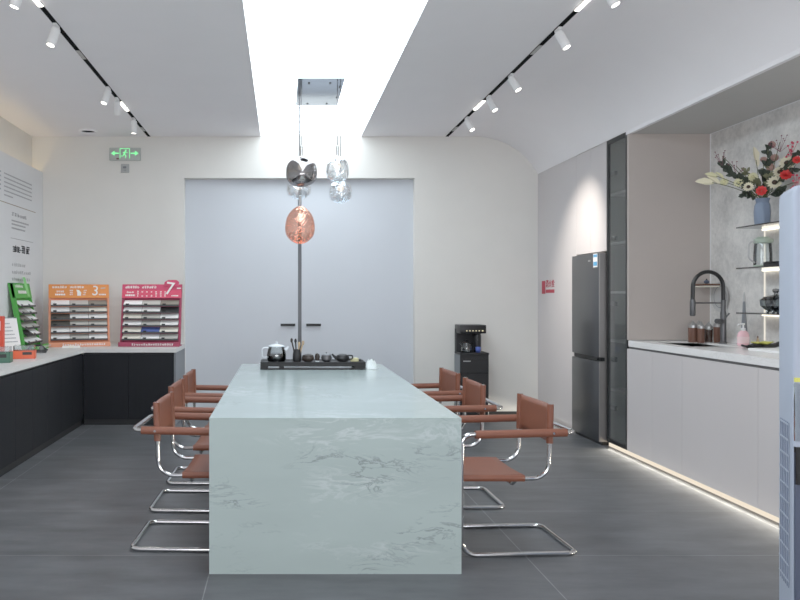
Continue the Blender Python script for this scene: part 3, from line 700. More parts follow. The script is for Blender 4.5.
m = MB(); m.box(-.1, .1, -.03, .03, .0, .03, .006); m.tube(fillet([(-.08, 0, .03), (-.04, 0, .07), (.05, 0, .07), (.11, 0, .02)], .03), .01, 8); m.build('body', 'black', t); m = MB(); m.cyl((.05, -.03, .045), (.05, .03, .045), .02, 12); m.build('knob', 'gunmetal', t)
t = thing('white_card_stack', 'small stack of white cards on the worktop before the orange rack', 'cards', (-2.22, 7.9, CZ), R(15))
m = MB(); m.box(-.09, .09, -.035, .035, 0, .02, .001); m.build('cards', 'print', t); m = MB(); m.box(-.025, .025, -.036, .036, 0, .022, .001); m.build('paper_band', 's_cream', t)

# ------------------------------------------------------------------ drinks machine
dm = thing('drinks_machine', 'black floor standing drinks machine against the back wall', 'drinks machine', (2.098, 8.30, 0))
m = MB(); m.box(-.156, .156, -.128, .14, .03, .70, .005); cab = m.build('cabinet', 'black', dm)
m = MB(); m.box(-.158, -.1545, -.12, .14, .04, .69); m.build('side_panel', 'endgrey', cab)
m = MB(); m.box(-.15, .15, -.136, -.127, .50, .655, .003); m.build('upper_door', 'black', cab); m = MB(); m.box(-.15, .15, -.136, -.127, .05, .494, .003); m.build('lower_door', 'black', cab)
m = MB(); m.box(-.125, -.045, -.139, -.135, .625, .637, .001); m.build('name_badge', 'steel', cab)
m = MB(); m.box(-.158, .158, -.14, .14, .70, .722, .004); m.build('worktop', 'blackmat', dm)
m = MB(); m.box(-.156, .115, .05, .14, .722, .98, .004); m.build('rear_column', 'blackmat', dm)
m = MB(); m.box(-.156, .135, -.11, .14, .93, 1.025, .012, seg=2); hd = m.build('head', 'black', dm)
for k in range(6):
    m = MB(); m.box(-.085+k*.034, -.075+k*.034+.006*(k == 5), -.1125, -.1095, .955, .967); m.build('button', 'icons', hd)
m = MB(); m.lathe([(.04, .722), (.045, .74), (.045, .90), (.04, .92)], 20, (.06, .0, 0)); m.cyl((.06, -.035, .86), (.06, -.07, .86), .01); m.build('dispenser', 'black', dm)
m = MB(); m.lathe([(.024, 0), (.029, .058)], 16, cap=False); m.lathe([(.0001, .001), (.024, .001)], 16); pc = m.build('paper_cup', 'bluecup', solid=.002); pc.location = (2.098+.05, 8.3-.085, .7235); tag(pc, 'small blue printed cup on the drinks machine', 'cup')
def kettle_obj(nm, lab, loc_, r, h, body, liquid, lidm, grp=None, hang=PI, sc=1):
    t = thing(nm, lab, 'kettle', loc_, hang)
    m = MB(); m.lathe([(r*.9, 0), (r, h*.15), (r*1.02, h*.45), (r*.9, h*.8), (r*.82, h)], 24, cap=False); m.lathe([(.0001, .002), (r*.9, .002)], 24); m.build('body', body, t)
    if liquid:
        m = MB(); m.lathe([(r*.86, .006), (r*.95, h*.16), (r*.97, h*.45), (r*.94, h*.55)], 24); m.build('liquid', liquid, t)
    m = MB(); m.lathe([(r*.85, h), (r*.88, h*1.04), (r*.5, h*1.14), (r*.1, h*1.18), (r*.12, h*1.24), (r*.16, h*1.3), (.0001, h*1.33)], 24); m.build('lid', lidm, t)
    m = MB(); m.tube(fillet([(r*.85, 0, h*.92), (r*1.55, 0, h*.95), (r*1.5, 0, h*.25), (r*.98, 0, h*.3)], r*.3), r*.07, 8); m.build('handle', lidm, t)
    m = MB(); m.tube([(-r*.9, 0, h*.75), (-r*1.15, 0, h*.85), (-r*1.3, 0, h*1.0)], r*.13, 8, radii=[r*.2, r*.14, r*.09]); m.build('spout', body if not liquid else lidm, t)
    return t
kettle_obj('glass_kettle', 'glass kettle with black handle on the drinks machine', (2.025, 8.235, .7235), .055, .105, 'clear', None, 'black', hang=0)

# ------------------------------------------------------------------ tea tray and tea things on the table
TD = 5.98
tr_ = thing('tea_tray', 'black low tea tray on short feet on the far end of the marble table', 'tray', ((313-282)/F*TD, TD+.13, IZ))
TW = .42
m = MB(); m.box(-TW, TW, -.14, .14, .028, .056, .003); m.box(-TW, TW, -.14, -.125, .056, .062, .001); m.box(-TW, TW, .125, .14, .056, .062, .001); m.box(-TW, -TW+.015, -.14, .14, .056, .062, .001); m.box(TW-.015, TW, -.14, .14, .056, .062, .001); m.build('board', 'traymat', tr_)
m = MB(); m.box(-TW+.01, TW-.01, -.12, -.11, 0, .012); m.build('lower_rail', 'traymat', tr_)
for a, b in ((-TW+.06, -TW+.0), (-TW+.19, -TW+.15), (TW-.0, TW-.09)):
    for yy_ in (-.13, .09):
        m = MB(); m.box(min(a, b), max(a, b), yy_, yy_+.04, 0, .029, .002); m.build('foot', 'traymat', tr_)
TZ = IZ+.0575
def tpos(px, off=.12): d = TD+off; return ((px-282)/F*d, d, TZ)
kettle_obj('glass_teapot', 'round glass teapot of dark tea with a white lid on the tea tray', tpos(276.5, .13), .078, .12, 'clear', 'teaglass', 'porcelain', hang=PI+.2)
x, y, z = tpos(297, .1)
m = MB(); m.lathe([(.03, 0), (.036, .012), (.034, .06), (.028, .095), (.031, .1), (.027, .1), (.024, .06)], 20); h = m.build('tool_holder', 'clay'); h.location = (x, y, z); tag(h, 'dark clay cup holding tea tools on the tea tray', 'tool holder')
for k, (dx, dy, ln, mt, lb) in enumerate(((-.03, .0, .17, 'claybrown', 'dark brown tea scoop leaning left out of the clay cup'), (-.008, .01, .165, 'clay', 'black tea pick standing upright in the clay cup'), (.012, -.004, .14, 'bamboo', 'pale bamboo tea tongs in the middle of the clay cup'), (.034, .0, .15, 'bamboo', 'pale bamboo tea needle leaning right out of the clay cup'))):
    t = thing('tea_tool', lb, 'tea tool', (x, y, z), 0, 'tea tools in the clay cup')
    b0 = Vector((dx*.25, dy, .012)); b1 = b0+Vector((dx*1.2, dy, ln-.01))
    m = MB(); m.cyl(b0, b1, .0062, 8); m.build('shaft', mt, t); m = MB(); m.ball(b1, .011, (1, .5, 1.8), 10); m.build('tip', mt, t)
def pot(nm, lab, px, off, r, h, mat, knob=True, cat='bowl', lidm=None):
    t = thing(nm, lab, cat, tpos(px, off))
    m = MB(); m.lathe([(r*.6, 0), (r*.92, h*.2), (r, h*.5), (r*.86, h*.82), (r*.8, h*.84)], 24); m.build('body', mat, t)
    m = MB(); pr = [(r*.88, h*.84), (r*.84, h*.92), (r*.4, h*1.05)]
    pr += [(r*.12, h*1.08), (r*.18, h*1.22), (.0001, h*1.28)] if knob else [(.0001, h*1.08)]
    m.lathe(pr, 24); m.build('lid', lidm or mat, t)
    return t
pot('lidded_tea_bowl', 'wide brown clay bowl with lid beside the clay tool cup', 308, .1, .052, .058, 'claybrown', False)
t = thing('tea_pet_figure', 'tiny dark clay figurine between the two lidded pots on the tea tray', 'figurine', tpos(317.3, .08))
m = MB(); m.lathe([(.014, 0), (.018, .02), (.022, .042), (.016, .062), (.0001, .072)], 16); m.build('body', 'claybrown', t); m = MB(); m.lathe([(.016, 0), (.016, .01)], 14); m.build('foot', 'porcelain', t)
pot('gaiwan', 'grey blue lidded tea cup with a black knob on the tea tray', 326.5, .1, .045, .062, 'gunmetal', True, 'tea cup', 'endgrey')
t = pot('clay_teapot', 'squat black clay teapot at the right end of the tea tray', 342.5, .1, .056, .058, 'clay', False, 'teapot')
m = MB(); m.tube([(-.05, 0, .03), (-.07, 0, .045), (-.085, 0, .062)], .012, 8, radii=[.016, .01, .008]); m.build('spout', 'clay', t)
m = MB(); m.tube(fillet([(.045, 0, .05), (.085, 0, .05), (.08, 0, .02), (.05, 0, .02)], .015), .006, 8); m.build('handle', 'clay', t)
t = thing('straw_tea_box', 'small straw yellow box at the right edge of the tea tray', 'box', tpos(354, .12)); m = MB(); m.box(-.03, .035, -.02, .02, 0, .028, .003); m.build('box_body', 'yellowbox', t); m = MB(); m.box(.036, .058, -.015, .015, 0, .02, .004); m.build('cap', 'clay', t)
# crumpled tissue
m = MB(); rr = random.Random(11)
def tis(u, v):
    a = 2*PI*u; k = v; r = .05*(1-k*.55)*(1+.18*math.sin(5*a+3*k)); return (r*math.cos(a), r*math.sin(a)*.8, .002+.075*k**.8*(1+.12*math.sin(3*a)))
m.sheet(tis, 28, 10)
o = m.build('crumpled_tissue', 'tissue', smooth=50); o.location = ((371-282)/F*(TD+.05), TD+.05, IZ); tag(o, 'crumpled white tissue on the marble beside the tea tray', 'tissue')

# ------------------------------------------------------------------ kitchen right: tall units
def wallcab():
    y0, y1 = 6.703, 7.385
    t = thing('upper_cabinet', 'greige two door cupboard above the fridge', 'cabinet', (XR, (y0+y1)/2, 1.744)); h = ZP-1.744
    m = MB(); m.box(.02, .62, -(y1-y0)/2, (y1-y0)/2, 0, h-.004); m.build('carcass', 'lam', t)
    w = (y1-y0)/2
    for k in (0, 1):
        m = MB(); m.box(0, .02, -w+k*w+.0015, -w+(k+1)*w-.0015, 0, h-.004, .001); m.build('door', 'lam', t)
wallcab()
def glasscab():
    y0, y1 = YK+.002, 6.70; w = y1-y0
    t = thing('glass_cabinet', 'tall narrow cabinet with smoked glass door and black frame', 'cabinet', (XR, y0, 0))
    m = MB(); z0 = .041; z1 = ZP-.003
    m.box(.022, .62, 0, .018, z0, z1); m.box(.022, .62, w-.018, w, z0, z1); m.box(.36, .38, .018, w-.018, z0, z1); m.box(.022, .36, .018, w-.018, z0, z0+.018); m.box(.022, .36, .018, w-.018, z1-.018, z1); m.build('carcass', 'lamin', t)
    for z in (.499, .932, 1.36, 1.789, 2.224):
        m = MB(); m.box(.022, .35, .019, w-.019, z, z+.022, .001); m.build('shelf', 'print', t)
    m = MB(); f = .035
    m.box(-.0, .02, 0.001, f*.75, z0, z1, .001); m.box(0, .02, w-f, w-.001, z0, z1, .001); m.box(0, .02, f*.75, w-f, z0, z0+f, .001); m.box(0, .02, f*.75, w-f, z1-f, z1, .001); d = m.build('door_frame', 'frame', t)
    m = MB(); m.quad((.01, f*.75, z0+f), (.01, w-f, z0+f), (.01, w-f, z1-f), (.01, f*.75, z1-f)); m.build('glass_pane', 'smokeglass', d)
    for z in (.35, .78, 1.27, 1.85, 2.42):
        m = MB(); m.box(.024, .05, w-.11, w-.03, z-.02, z+.02, .004); m.build('hinge', 'black', d)
glasscab()
def fridge():
    y0, y1, xf = 6.712, 7.345, 2.838
    t = thing('fridge', 'tall dark steel two door fridge standing in the cabinet wall', 'fridge', (xf, y0, 0)); w = y1-y0
    m = MB(); m.box(.055, .62, .005, w-.005, .03, 1.722, .004); m.build('body', 'fridgeside', t)
    for nm, z0, z1 in (('upper_door', .79, 1.727), ('lower_door', .032, .752)):
        m = MB(); m.box(0, .052, 0.012, w, z0, z1, .006, seg=2); dd = m.build(nm, 'fridge', t)
        m = MB(); m.box(.002, .052, 0, .0115, z0, z1, .003); m.build('edge_trim', 'fridgeside', dd)
        if nm == 'upper_door':
            m = MB(); m.box(-.0015, .0005, .035, .125, 1.60, 1.722, .0003); l = m.build('energy_label', 'print', dd)
            
            for q0, q1 in ((1.69, 1.715), (1.612, 1.65)): m = MB(); m.box(-.002, -.001, .04, .12, q0, q1); m.build('printed_band', 'blueprint', l)
            m = MB(); m.box(-.0015, .0005, .19, .24, 1.655, 1.672, .0003); m.build('logo_mark', 'steel', dd)
    m = MB(); m.box(.02, .06, .01, w-.01, .755, .787); m.box(.004, .02, .05, w-.1, .76, .78, .003); m.build('handle_recess', 'black', t)
    m = MB(); m.box(.03, .5, .02, w-.02, 0, .032); m.build('foot_plinth', 'black', t)
fridge()

# base units
KZ = .966
def base_unit(y0, y1, label, splits):
    t = thing('kitchen_unit', label, 'cabinet', (XR, y0, 0), 0, 'greige kitchen base units')
    m = MB(); q1 = y1-y0-.001
    for a in ((.03, .66, .001, .019, .041, KZ-.052), (.03, .66, q1-.018, q1, .041, KZ-.052), (.64, .66, .019, q1-.018, .041, KZ-.052), (.03, .64, .019, q1-.018, .041, .06)): m.box(*a)
    m.build('carcass', 'lam', t)
    e = [0]+splits+[y1-y0]
    for a, b in zip(e, e[1:]):
        m = MB(); m.box(0, .02, a+.0012, b-.0012, .041, .896, .0008); m.build('door', 'lam', t)
    m = MB(); m.box(.016, .03, 0, y1-y0, .88, KZ-.052); m.build('grip_channel', 'channel', t)
base_unit(5.437, YK, 'greige two door kitchen unit under the sink beside the glass cabinet', [5.878-5.437])
base_unit(4.57, 5.437, 'greige kitchen unit with one wide front, second from the glass cabinet', [])
base_unit(3.7, 4.57, 'greige kitchen unit partly hidden by the white air conditioner', [])
base_unit(2.9, 3.7, 'greige kitchen unit nearest to the camera behind the air conditioner', [])
# worktop with sink cut-out
wt = thing('kitchen_worktop', 'pale speckled stone kitchen worktop with an undermounted sink', 'worktop', (XR, 2.9, 0))
sx0, sx1, sy0, sy1 = .10, .46, 2.6, 3.22
m = MB(); Lw = YK-.024-2.9
m.box(-.0, sx0, 0, Lw, KZ-.05, KZ); m.box(sx1, XN-XR-.001, 0, Lw, KZ-.05, KZ); m.box(sx0, sx1, 0, sy0, KZ-.05, KZ); m.box(sx0, sx1, sy1, Lw, KZ-.05, KZ); m.build('slab', 'worktop', wt)
m = MB(); zb = KZ-.15
for a in (((sx0, sy0, zb), (sx1, sy0, zb), (sx1, sy1, zb), (sx0, sy1, zb)), ((sx0, sy0, zb), (sx0, sy1, zb), (sx0, sy1, KZ-.012), (sx0, sy0, KZ-.012)), ((sx1, sy0, zb), (sx1, sy1, zb), (sx1, sy1, KZ-.012), (sx1, sy0, KZ-.012)), ((sx0, sy0, zb), (sx1, sy0, zb), (sx1, sy0, KZ-.012), (sx0, sy0, KZ-.012)), ((sx0, sy1, zb), (sx1, sy1, zb), (sx1, sy1, KZ-.012), (sx0, sy1, KZ-.012))): m.quad(*a)
m.lathe([(.0001, 0), (.04, .002)], 18, ((sx0+sx1)/2, (sy0+sy1)/2, zb)); m.build('sink_basin', 'sinksteel', wt, smooth=0)
m = MB(); m.box(XN-XR-.012, XN-XR-.001, 0, Lw, KZ, KZ+.035, .001); m.build('upstand', 'worktop', wt)

# tap
FX, FY = 3.43, 5.83
tp = thing('kitchen_tap', 'gunmetal kitchen tap with a black arched spring hose', 'tap', (FX, FY, KZ))
m = MB(); m.lathe([(.028, 0), (.028, .012), (.022, .02), (.022, .24), (.018, .26), (.018, .34)], 18); m.build('column', 'gunmetal', tp)
m = MB(); ar = [(0, 0, .33)]
for i in range(17):
    a = PI*i/16; ar.append((-.118+.118*math.cos(a), 0, .44+.12*math.sin(a)))
ar.append((-.238, 0, .34)); m.tube(ar, .0155, 12); m.build('hose', 'black', tp)
m = MB(); m.lathe([(.016, .215), (.021, .225), (.021, .33), (.017, .345)], 16, (-.238, 0, 0)); m.build('spray_head', 'gunmetal', tp)
m = MB(); m.tube([(-.232, 0, .318), (-.005, 0, .318)], .006, 8); m.build('support_arm', 'gunmetal', tp)
m = MB(); m.cyl((0, 0, .175), (-.045, -.02, .175), .02, 14); m.tube([(-.045, -.02, .178), (-.07, -.03, .178)], .019, 12); m.tube([(.0, -.01, .19), (.03, -.03, .24)], .006, 8); m.build('lever', 'gunmetal', tp)

# jars
def jar(px, d, r, h, label, kind):
    X = (px-282)/F*d
    t = thing('storage_jar', label, 'jar', (X, d, KZ), 0, 'jars behind the kitchen tap')
    if kind == 'wood':
        m = MB(); m.lathe([(r*.95, 0), (r, .006), (r, h), (r*.9, h)], 20); m.build('body', 'walnut', t)
    else:
        m = MB(); m.lathe([(r*.95, .0), (r, .006), (r, h*.72)], 20, cap=False); m.build('body', 'clear', t); m = MB(); m.lathe([(r*.9, .002), (r*.93, h*.66)], 20); m.build('contents', 'jarbrown' if kind == 'b' else 's_taupe', t)
    m = MB(); zt = h if kind == 'wood' else h*.72
    m.lathe([(r*1.02, zt), (r*1.02, zt+.02), (r*.6, zt+.035), (r*.3, zt+.045), (.0001, zt+.06)], 20); m.build('lid', 'steel', t)
jar(692.8, 6.02, .034, .118, 'brown jar with a silver lid, leftmost of the row behind the tap', 'wood')
jar(698.5, 6.1, .03, .16, 'glass jar with pale contents, second from the left behind the tap', 'g')
jar(701.0, 5.95, .026, .115, 'slim brown jar with a silver lid, third from the left behind the tap', 'wood')
jar(708.5, 6.05, .031, .15, 'glass jar with dark contents, fourth from the left behind the tap', 'b')
jar(717.5, 6.0, .03, .125, 'brown jar with a silver lid, rightmost, close behind the tap column', 'wood')
# small shelf in the corner
sh = thing('corner_shelf', 'small walnut shelf fixed on the plaster wall in the niche corner behind the tap', 'shelf', (XN, 6.2, 1.424))
m = MB(); m.box(-.15, -.002, -.075, .075, 0, .014, .002); m.build('board', 'walnut', sh); m = MB(); m.box(-.14, -.01, -.065, .065, -.012, -.001, .001); m.build('light_bar', 's_cream', sh)
t = thing('dark_trinket', 'tiny dark trinket on the small walnut corner shelf', 'trinket', (3.51, 6.2, 1.439)); m = MB(); m.ball((0, 0, .016), .018, (1.3, 1, .9), 12); m.build('body', 'navy', t); m = MB(); m.lathe([(.008, 0), (.004, .012)], 10, (0, 0, .03)); m.build('knob', 'black', t)
t = thing('wall_shade_disc', 'pale grey disc imitating an oval of shade on the plaster wall under the small corner shelf', 'plate', (XN-.001, 6.13, 1.33)); m = MB(); m.lathe([(.0001, .004), (.09, .006), (.12, .014), (.12, .010), (.09, .0)], 28, (0, 0, 0), (-1, 0, 0)); m.build('shade_disc', 'greydisc', t); m = MB(); m.lathe([(.085, .008), (.09, .0085)], 28, (0, 0, 0), (-1, 0, 0), cap=False); m.build('ring', 'endgrey', t)  # disc put in for a faint grey oval of shade on the wall

# glass shelves
def gshelf(z, label):
    t = thing('glass_shelf', label, 'shelf', (XN, 5.6, z), 0, 'dark glass wall shelves')
    m = MB(); m.prism([(-.0, 0), (-.2, -.0), (-.21, -.02), (-.21, -2.4), (0, -2.4)], -.004, .006); m.build('pane', 'glassshelf', t)
    m = MB(); m.box(-.022, -.002, -2.3, -.02, -.02, -.006, .002); m.build('light_strip', 'shelfled', t)
    for yb in (-.3, -1.5):
        m = MB(); m.box(-.05, -.001, yb, yb+.02, -.012, -.004); m.build('bracket', 'black', t)
ZS = (1.843, 1.541, 1.21)
gshelf(ZS[0], 'dark glass wall shelf carrying the flower vase'); gshelf(ZS[1], 'dark glass wall shelf carrying the glass jug'); gshelf(ZS[2], 'dark glass wall shelf carrying the cut glass bowl')
m = MB(); m.box(XN-.006, XN-.001, 5.568, 5.58, KZ+.04, 1.835, .001); tag(m.build('vertical_light_profile', 'profled'), 'thin vertical lit profile on the plaster wall behind the shelves', 'light profile')

# vase with facets
VX, VY = 3.478, 5.43; VZ = ZS[0]+.0065
vs_ = thing('flower_vase', 'matt blue ribbed vase on the top glass shelf', 'vase', (VX, VY, VZ))
m = MB(); prof = [(r_*.86, z_*.92) for r_, z_ in ((.05, 0), (.058, .01), (.062, .05), (.066, .11), (.061, .155), (.049, .178), (.05, .195), (.058, .21))]
seg = 40; vv = m.lathe(prof, seg, cap=False)
for v in vv:
    a = math.atan2(v.co.y, v.co.x); f = 1-.13*abs(math.sin(a*3.5+v.co.z*9))*math.sin(min(1, v.co.z/.19)*PI); v.co.x *= f; v.co.y *= f
m.lathe([(.0001, .001), (.042, .001)], seg); m.build('body', 'vase', vs_, smooth=25)

# flowers
MOUTH = Vector((VX, VY, VZ+.185))
SLOTS = [Vector((.031*math.sqrt((i+.5)/34)*math.cos(2.39996*i), .031*math.sqrt((i+.5)/34)*math.sin(2.39996*i), 0)) for i in range(34)]
GF = 'flowers in the blue vase'
def petals(m, c, n, axis, r0, L, w, lift, layers=1):
    q = Vector((0, 0, 1)).rotation_difference(Vector(axis).normalized()).to_matrix()
    for ly in range(layers):
        for i in range(n):
            a = 2*PI*(i+.5*ly)/n; d = Vector((math.cos(a), math.sin(a), 0)); s = Vector((-math.sin(a), math.cos(a), 0))
            lf = lift+.35*ly; L2 = L*(1-.22*ly)
            p = [d*r0, d*(r0+L2*.5*math.cos(lf))+s*w+Vector((0, 0, L2*.5*math.sin(lf))), d*(r0+L2*math.cos(lf))+Vector((0, 0, L2*math.sin(lf*1.1))), d*(r0+L2*.5*math.cos(lf))-s*w+Vector((0, 0, L2*.5*math.sin(lf)))]
            m.poly([Vector(c)+q @ x for x in p])
def leafp(m, p, d, L, w, tw=0):
    d = Vector(d).normalized(); s = d.cross(Vector((.3*math.sin(tw), -1, .4*math.cos(tw)))).normalized(); n = s.cross(d)
    pts_ = [(0, 0), (.25, .8), (.55, 1), (.85, .5), (1, 0)]
    for sg in (1, -1):
        a = [Vector(p)+d*L*t+s*w*wd*sg+n*L*.12*math.sin(t*PI) for t, wd in pts_]
        m.poly(a if sg == 1 else a[::-1])
def stem_path(head):
    h = Vector(head); dv_ = h-MOUTH; u = Vector((dv_.x, dv_.y, 0)); u = u*(.03/max(.12, u.length))
    k = min(range(len(SLOTS)), key=lambda i: (SLOTS[i]-u).length); sl = SLOTS.pop(k)
    b = Vector((VX, VY, VZ+.02))+sl*.8; mo = MOUTH+sl+Vector((0, 0, .01)); mid = mo+(h-mo)*.5+Vector((0, 0, .03))
    out = [b, mo]
    for i in range(1, 7):
        t = i/6; out.append(mo*(1-t)**2+mid*2*t*(1-t)+h*t*t)
    return out
def flower(kind, px, py, d, label, size=1.0):
    hw = at(px, py, d); t = thing(('daisy_stem', 'rose_stem', 'dusty_flower_stem', 'berry_sprig', 'leafy_branch', 'palm_leaf', 'wispy_sprig')[kind], label, 'flower', (VX, VY, VZ), 0, GF)
    o = Vector((VX, VY, VZ)); pth = [p-o for p in stem_path(hw)]; h = hw-o
    m = MB(); m.tube(pth, .003, 6, radii=[.0022]*3+[.0026]*(len(pth)-3)); m.build('stem', 'stem', t)
    ax = (Vector((0, 0, H))-hw).normalized()*.8+Vector((random.uniform(-.3, .1), -.2, random.uniform(.1, .5)))
    rr = random.Random(int(px*13+py))
    m = MB()
    if kind == 0:
        petals(m, h, 14, ax, .009*size, .031*size, .0075*size, .12, 2); m.build('petals', 'cream' if size > .95 else 'creamy', t, smooth=0)
        m = MB(); m.ball(h+ax.normalized()*.006, .0135*size, seg=10); m.build('centre', 'brown' if size > .95 else 'yellowbox', t)
    elif kind == 1:
        for ly, (n, L, w, lf) in enumerate(((9, .034, .02, .3), (8, .032, .02, .65), (7, .027, .017, .95), (5, .022, .013, 1.2), (4, .016, .009, 1.45))): petals(m, h, n, ax, .003, L*size, w*size, lf)
        m.build('petals', 'coral', t, smooth=0)
    elif kind == 2:
        petals(m, h, 16, ax, .003, .03*size, .008, .5, 3); m.ball(h, .016*size, seg=10); m.build('petals', 'dusty', t, smooth=0)
    elif kind == 3:
        for i in range(9):
            q = h+Vector((rr.uniform(-.04, .04), rr.uniform(-.03, .03), rr.uniform(-.05, .05)))*size; m.ball(q, .0075, seg=8); m.tube([h+Vector((0, 0, -.05)), q], .0014, 5)
        m.build('berries', 'pinkred' if size > .9 else 'plum', t)
    elif kind == 4:
        for i in range(15):
            j = 3+min(4, i//3); p = pth[min(j, len(pth)-1)].lerp(h, rr.random()*.5); dd = (h-pth[2]).normalized()+Vector((rr.uniform(-1, 1), rr.uniform(-.8, .8), rr.uniform(-.7, .7)))
            leafp(m, p, dd, .052*size, .016*size, rr.uniform(0, 6))
        m.build('leaves', 'olive' if 'olive' in label else 'leaf', t, smooth=0)
    elif kind == 5:
        dd = (h-pth[-3]).normalized(); leafp(m, h-dd*.02, dd+Vector((0, 0, -.15)), .11*size, .024*size, .4); leafp(m, h-dd*.06, dd+Vector((0, .1, .45)), .09*size, .018*size, .8); m.build('blade', 'cream' if size > 1 else 'creamy', t, smooth=0)
    else:
        for i in range(10):
            q = h+Vector((rr.uniform(-.06, .06), rr.uniform(-.05, .05), rr.uniform(-.04, .05)))*size; m.tube([h+Vector((0, 0, -.07)), q], .0012, 5); m.ball(q, .006, (1, 1, .7), 6)
        m.build('buds', 'plum', t)
    # a leaf or two on the stem
    if kind in (0, 1, 2):
        m = MB()
        for i in (4, 5): leafp(m, pth[i], (rr.uniform(-1, 1), rr.uniform(-.6, .6), rr.uniform(.1, .8)), .055, .014, rr.uniform(0, 6))
        m.build('leaf', rr.choice(('leaf', 'olive')), t, smooth=0)
flower(0, 787, 163, 5.22, 'cream daisy with dark centre, upper right of the bouquet', 1.35)
flower(0, 779.5, 172, 5.28, 'cream daisy with dark centre, tucked left of the upper right daisy', 1.1)
flower(0, 774.5, 182.5, 5.3, 'cream daisy with dark centre, directly right of the low coral rose', 1.3)
flower(0, 748.5, 187, 5.4, 'cream daisy with dark centre, directly left of the low coral rose', .97)
flower(0, 753, 177, 5.42, 'pale yellow daisy in the middle of the bouquet', .94)
flower(0, 738.5, 182.5, 5.45, 'pale yellow daisy left of the middle of the bouquet', .9)
flower(0, 724, 182, 5.5, 'pale yellow daisy, leftmost daisy of the bouquet', .85)
flower(1, 761.5, 191, 5.3, 'coral red rose just above the rim of the blue vase', 1.05)
flower(1, 786, 175.5, 5.18, 'coral red rose on the right under the upper daisy', 1.15)
flower(1, 797, 160, 5.1, 'coral red rose at the right photo edge', .8)
flower(2, 771.5, 145, 5.38, 'dusty pink flower at the top of the bouquet', 1.0)
flower(2, 774.5, 158, 5.36, 'dusty pink flower, second from the top of the bouquet', 1.0)
flower(2, 771, 167.5, 5.38, 'dusty pink flower above the middle of the bouquet', 1.0)
flower(2, 763.5, 160, 5.44, 'dusty pink flower left of the dusty pink column', .8)
flower(3, 791, 149, 5.2, 'sprig of pink red berries at the upper right of the bouquet', 1.2)
flower(3, 797, 182, 5.08, 'sprig of pink red berries low at the right photo edge', 1.0)
flower(6, 722, 156, 5.5, 'wispy plum sprig standing highest on the left of the bouquet', .9)
flower(6, 736, 166, 5.46, 'wispy plum sprig between the left branch and the middle daisies', .9)
flower(6, 780, 142, 5.3, 'wispy plum sprig at the very top right of the bouquet', 1.1)
flower(5, 712, 182.5, 5.5, 'long cream pampas blade pointing far left', 1.25)
flower(5, 716, 176, 5.5, 'olive cream blade above the long pointing blade', .9)
flower(5, 756, 160, 5.45, 'pair of cream blades standing in the middle of the bouquet', 1.1)
flower(4, 724, 165, 5.5, 'dark leafy branch reaching up to the left', 1.0)
flower(4, 729, 172, 5.46, 'dark leafy branch reaching left, under the first', 1.1)
flower(4, 741, 178, 5.44, 'dark leafy branch low on the left of the vase', 1.0)
flower(4, 745, 195, 5.4, 'dark leafy branch hanging down beside the vase rim', 1.0)
flower(4, 768, 150, 5.36, 'dark leafy branch behind the dusty pink flowers', 1.1)
flower(4, 792, 170, 5.15, 'dark leafy branch on the right behind the daisies', 1.1)
flower(4, 783, 190, 5.2, 'dark leafy branch low on the right of the vase', 1.1)
flower(4, 764, 175, 5.35, 'dark leafy branch in the heart of the bouquet', 1.1)
flower(4, 797, 155, 5.1, 'dark leafy branch at the right photo edge', 1.0)

flower(4, 757, 183, 5.4, 'olive green filler sprig in front of the pale yellow daisy', .9)
flower(4, 769, 178, 5.34, 'olive green filler sprig behind the low coral rose', 1.0)
flower(4, 746, 172, 5.46, 'olive green filler sprig left of the standing cream blades', .9)

# jug on second shelf
JX, JY = 3.475, 5.42; JZ = ZS[1]+.0065
jg = thing('glass_jug', 'clear glass jug with a sage green lid on the middle glass shelf', 'jug', (JX, JY, JZ))
m = MB(); m.lathe([(.06, .012), (.059, .1), (.055, .16), (.051, .178)], 24, cap=False); m.lathe([(.0001, .013), (.06, .013)], 24); m.build('body', 'clear', jg)
m = MB(); m.lathe([(.061, 0), (.062, .012), (.059, .014)], 24); m.build('base', 'greenplastic', jg)
m = MB(); m.lathe([(.057, .172), (.06, .176), (.06, .198), (.045, .206), (.036, .216), (.0001, .218)], 24); m.tube([(.05, 0, .19), (.07, 0, .192)], .012, 8); m.build('lid', 'greenplastic', jg)
m = MB(); m.tube(fillet([(-.05, -.0, .185), (-.098, 0, .18), (-.104, 0, .06), (-.058, 0, .03)], .04), .006, 8); m.build('handle', 'greydisc', jg)
t = thing('black_serving_tray', 'shallow black tray beside the glass jug on the middle glass shelf', 'tray', (3.49, 5.2, JZ)); m = MB(); m.box(-.09, .08, -.1, .1, 0, .008, .002); m.box(-.09, -.082, -.1, .1, .008, .03, .002); m.box(.072, .08, -.1, .1, .008, .03, .002); m.build('pan', 'black', t); m = MB(); m.tube([(-.09, -.03, .022), (-.115, -.03, .026), (-.115, .03, .026), (-.09, .03, .022)], .005, 8); m.build('handle', 'black', t)
t = thing('glass_beaker', 'small glass beaker standing in the black tray on the middle shelf', 'beaker', (3.5, 5.19, JZ+.0085)); m = MB(); m.lathe([(.025, 0), (.03, .05), (.026, .07)], 18, cap=False); m.build('body', 'smoke2', t); m = MB(); m.tube([(.028, 0, .055), (.045, 0, .05), (.03, 0, .015)], .004, 6); m.build('handle', 'steel', t)
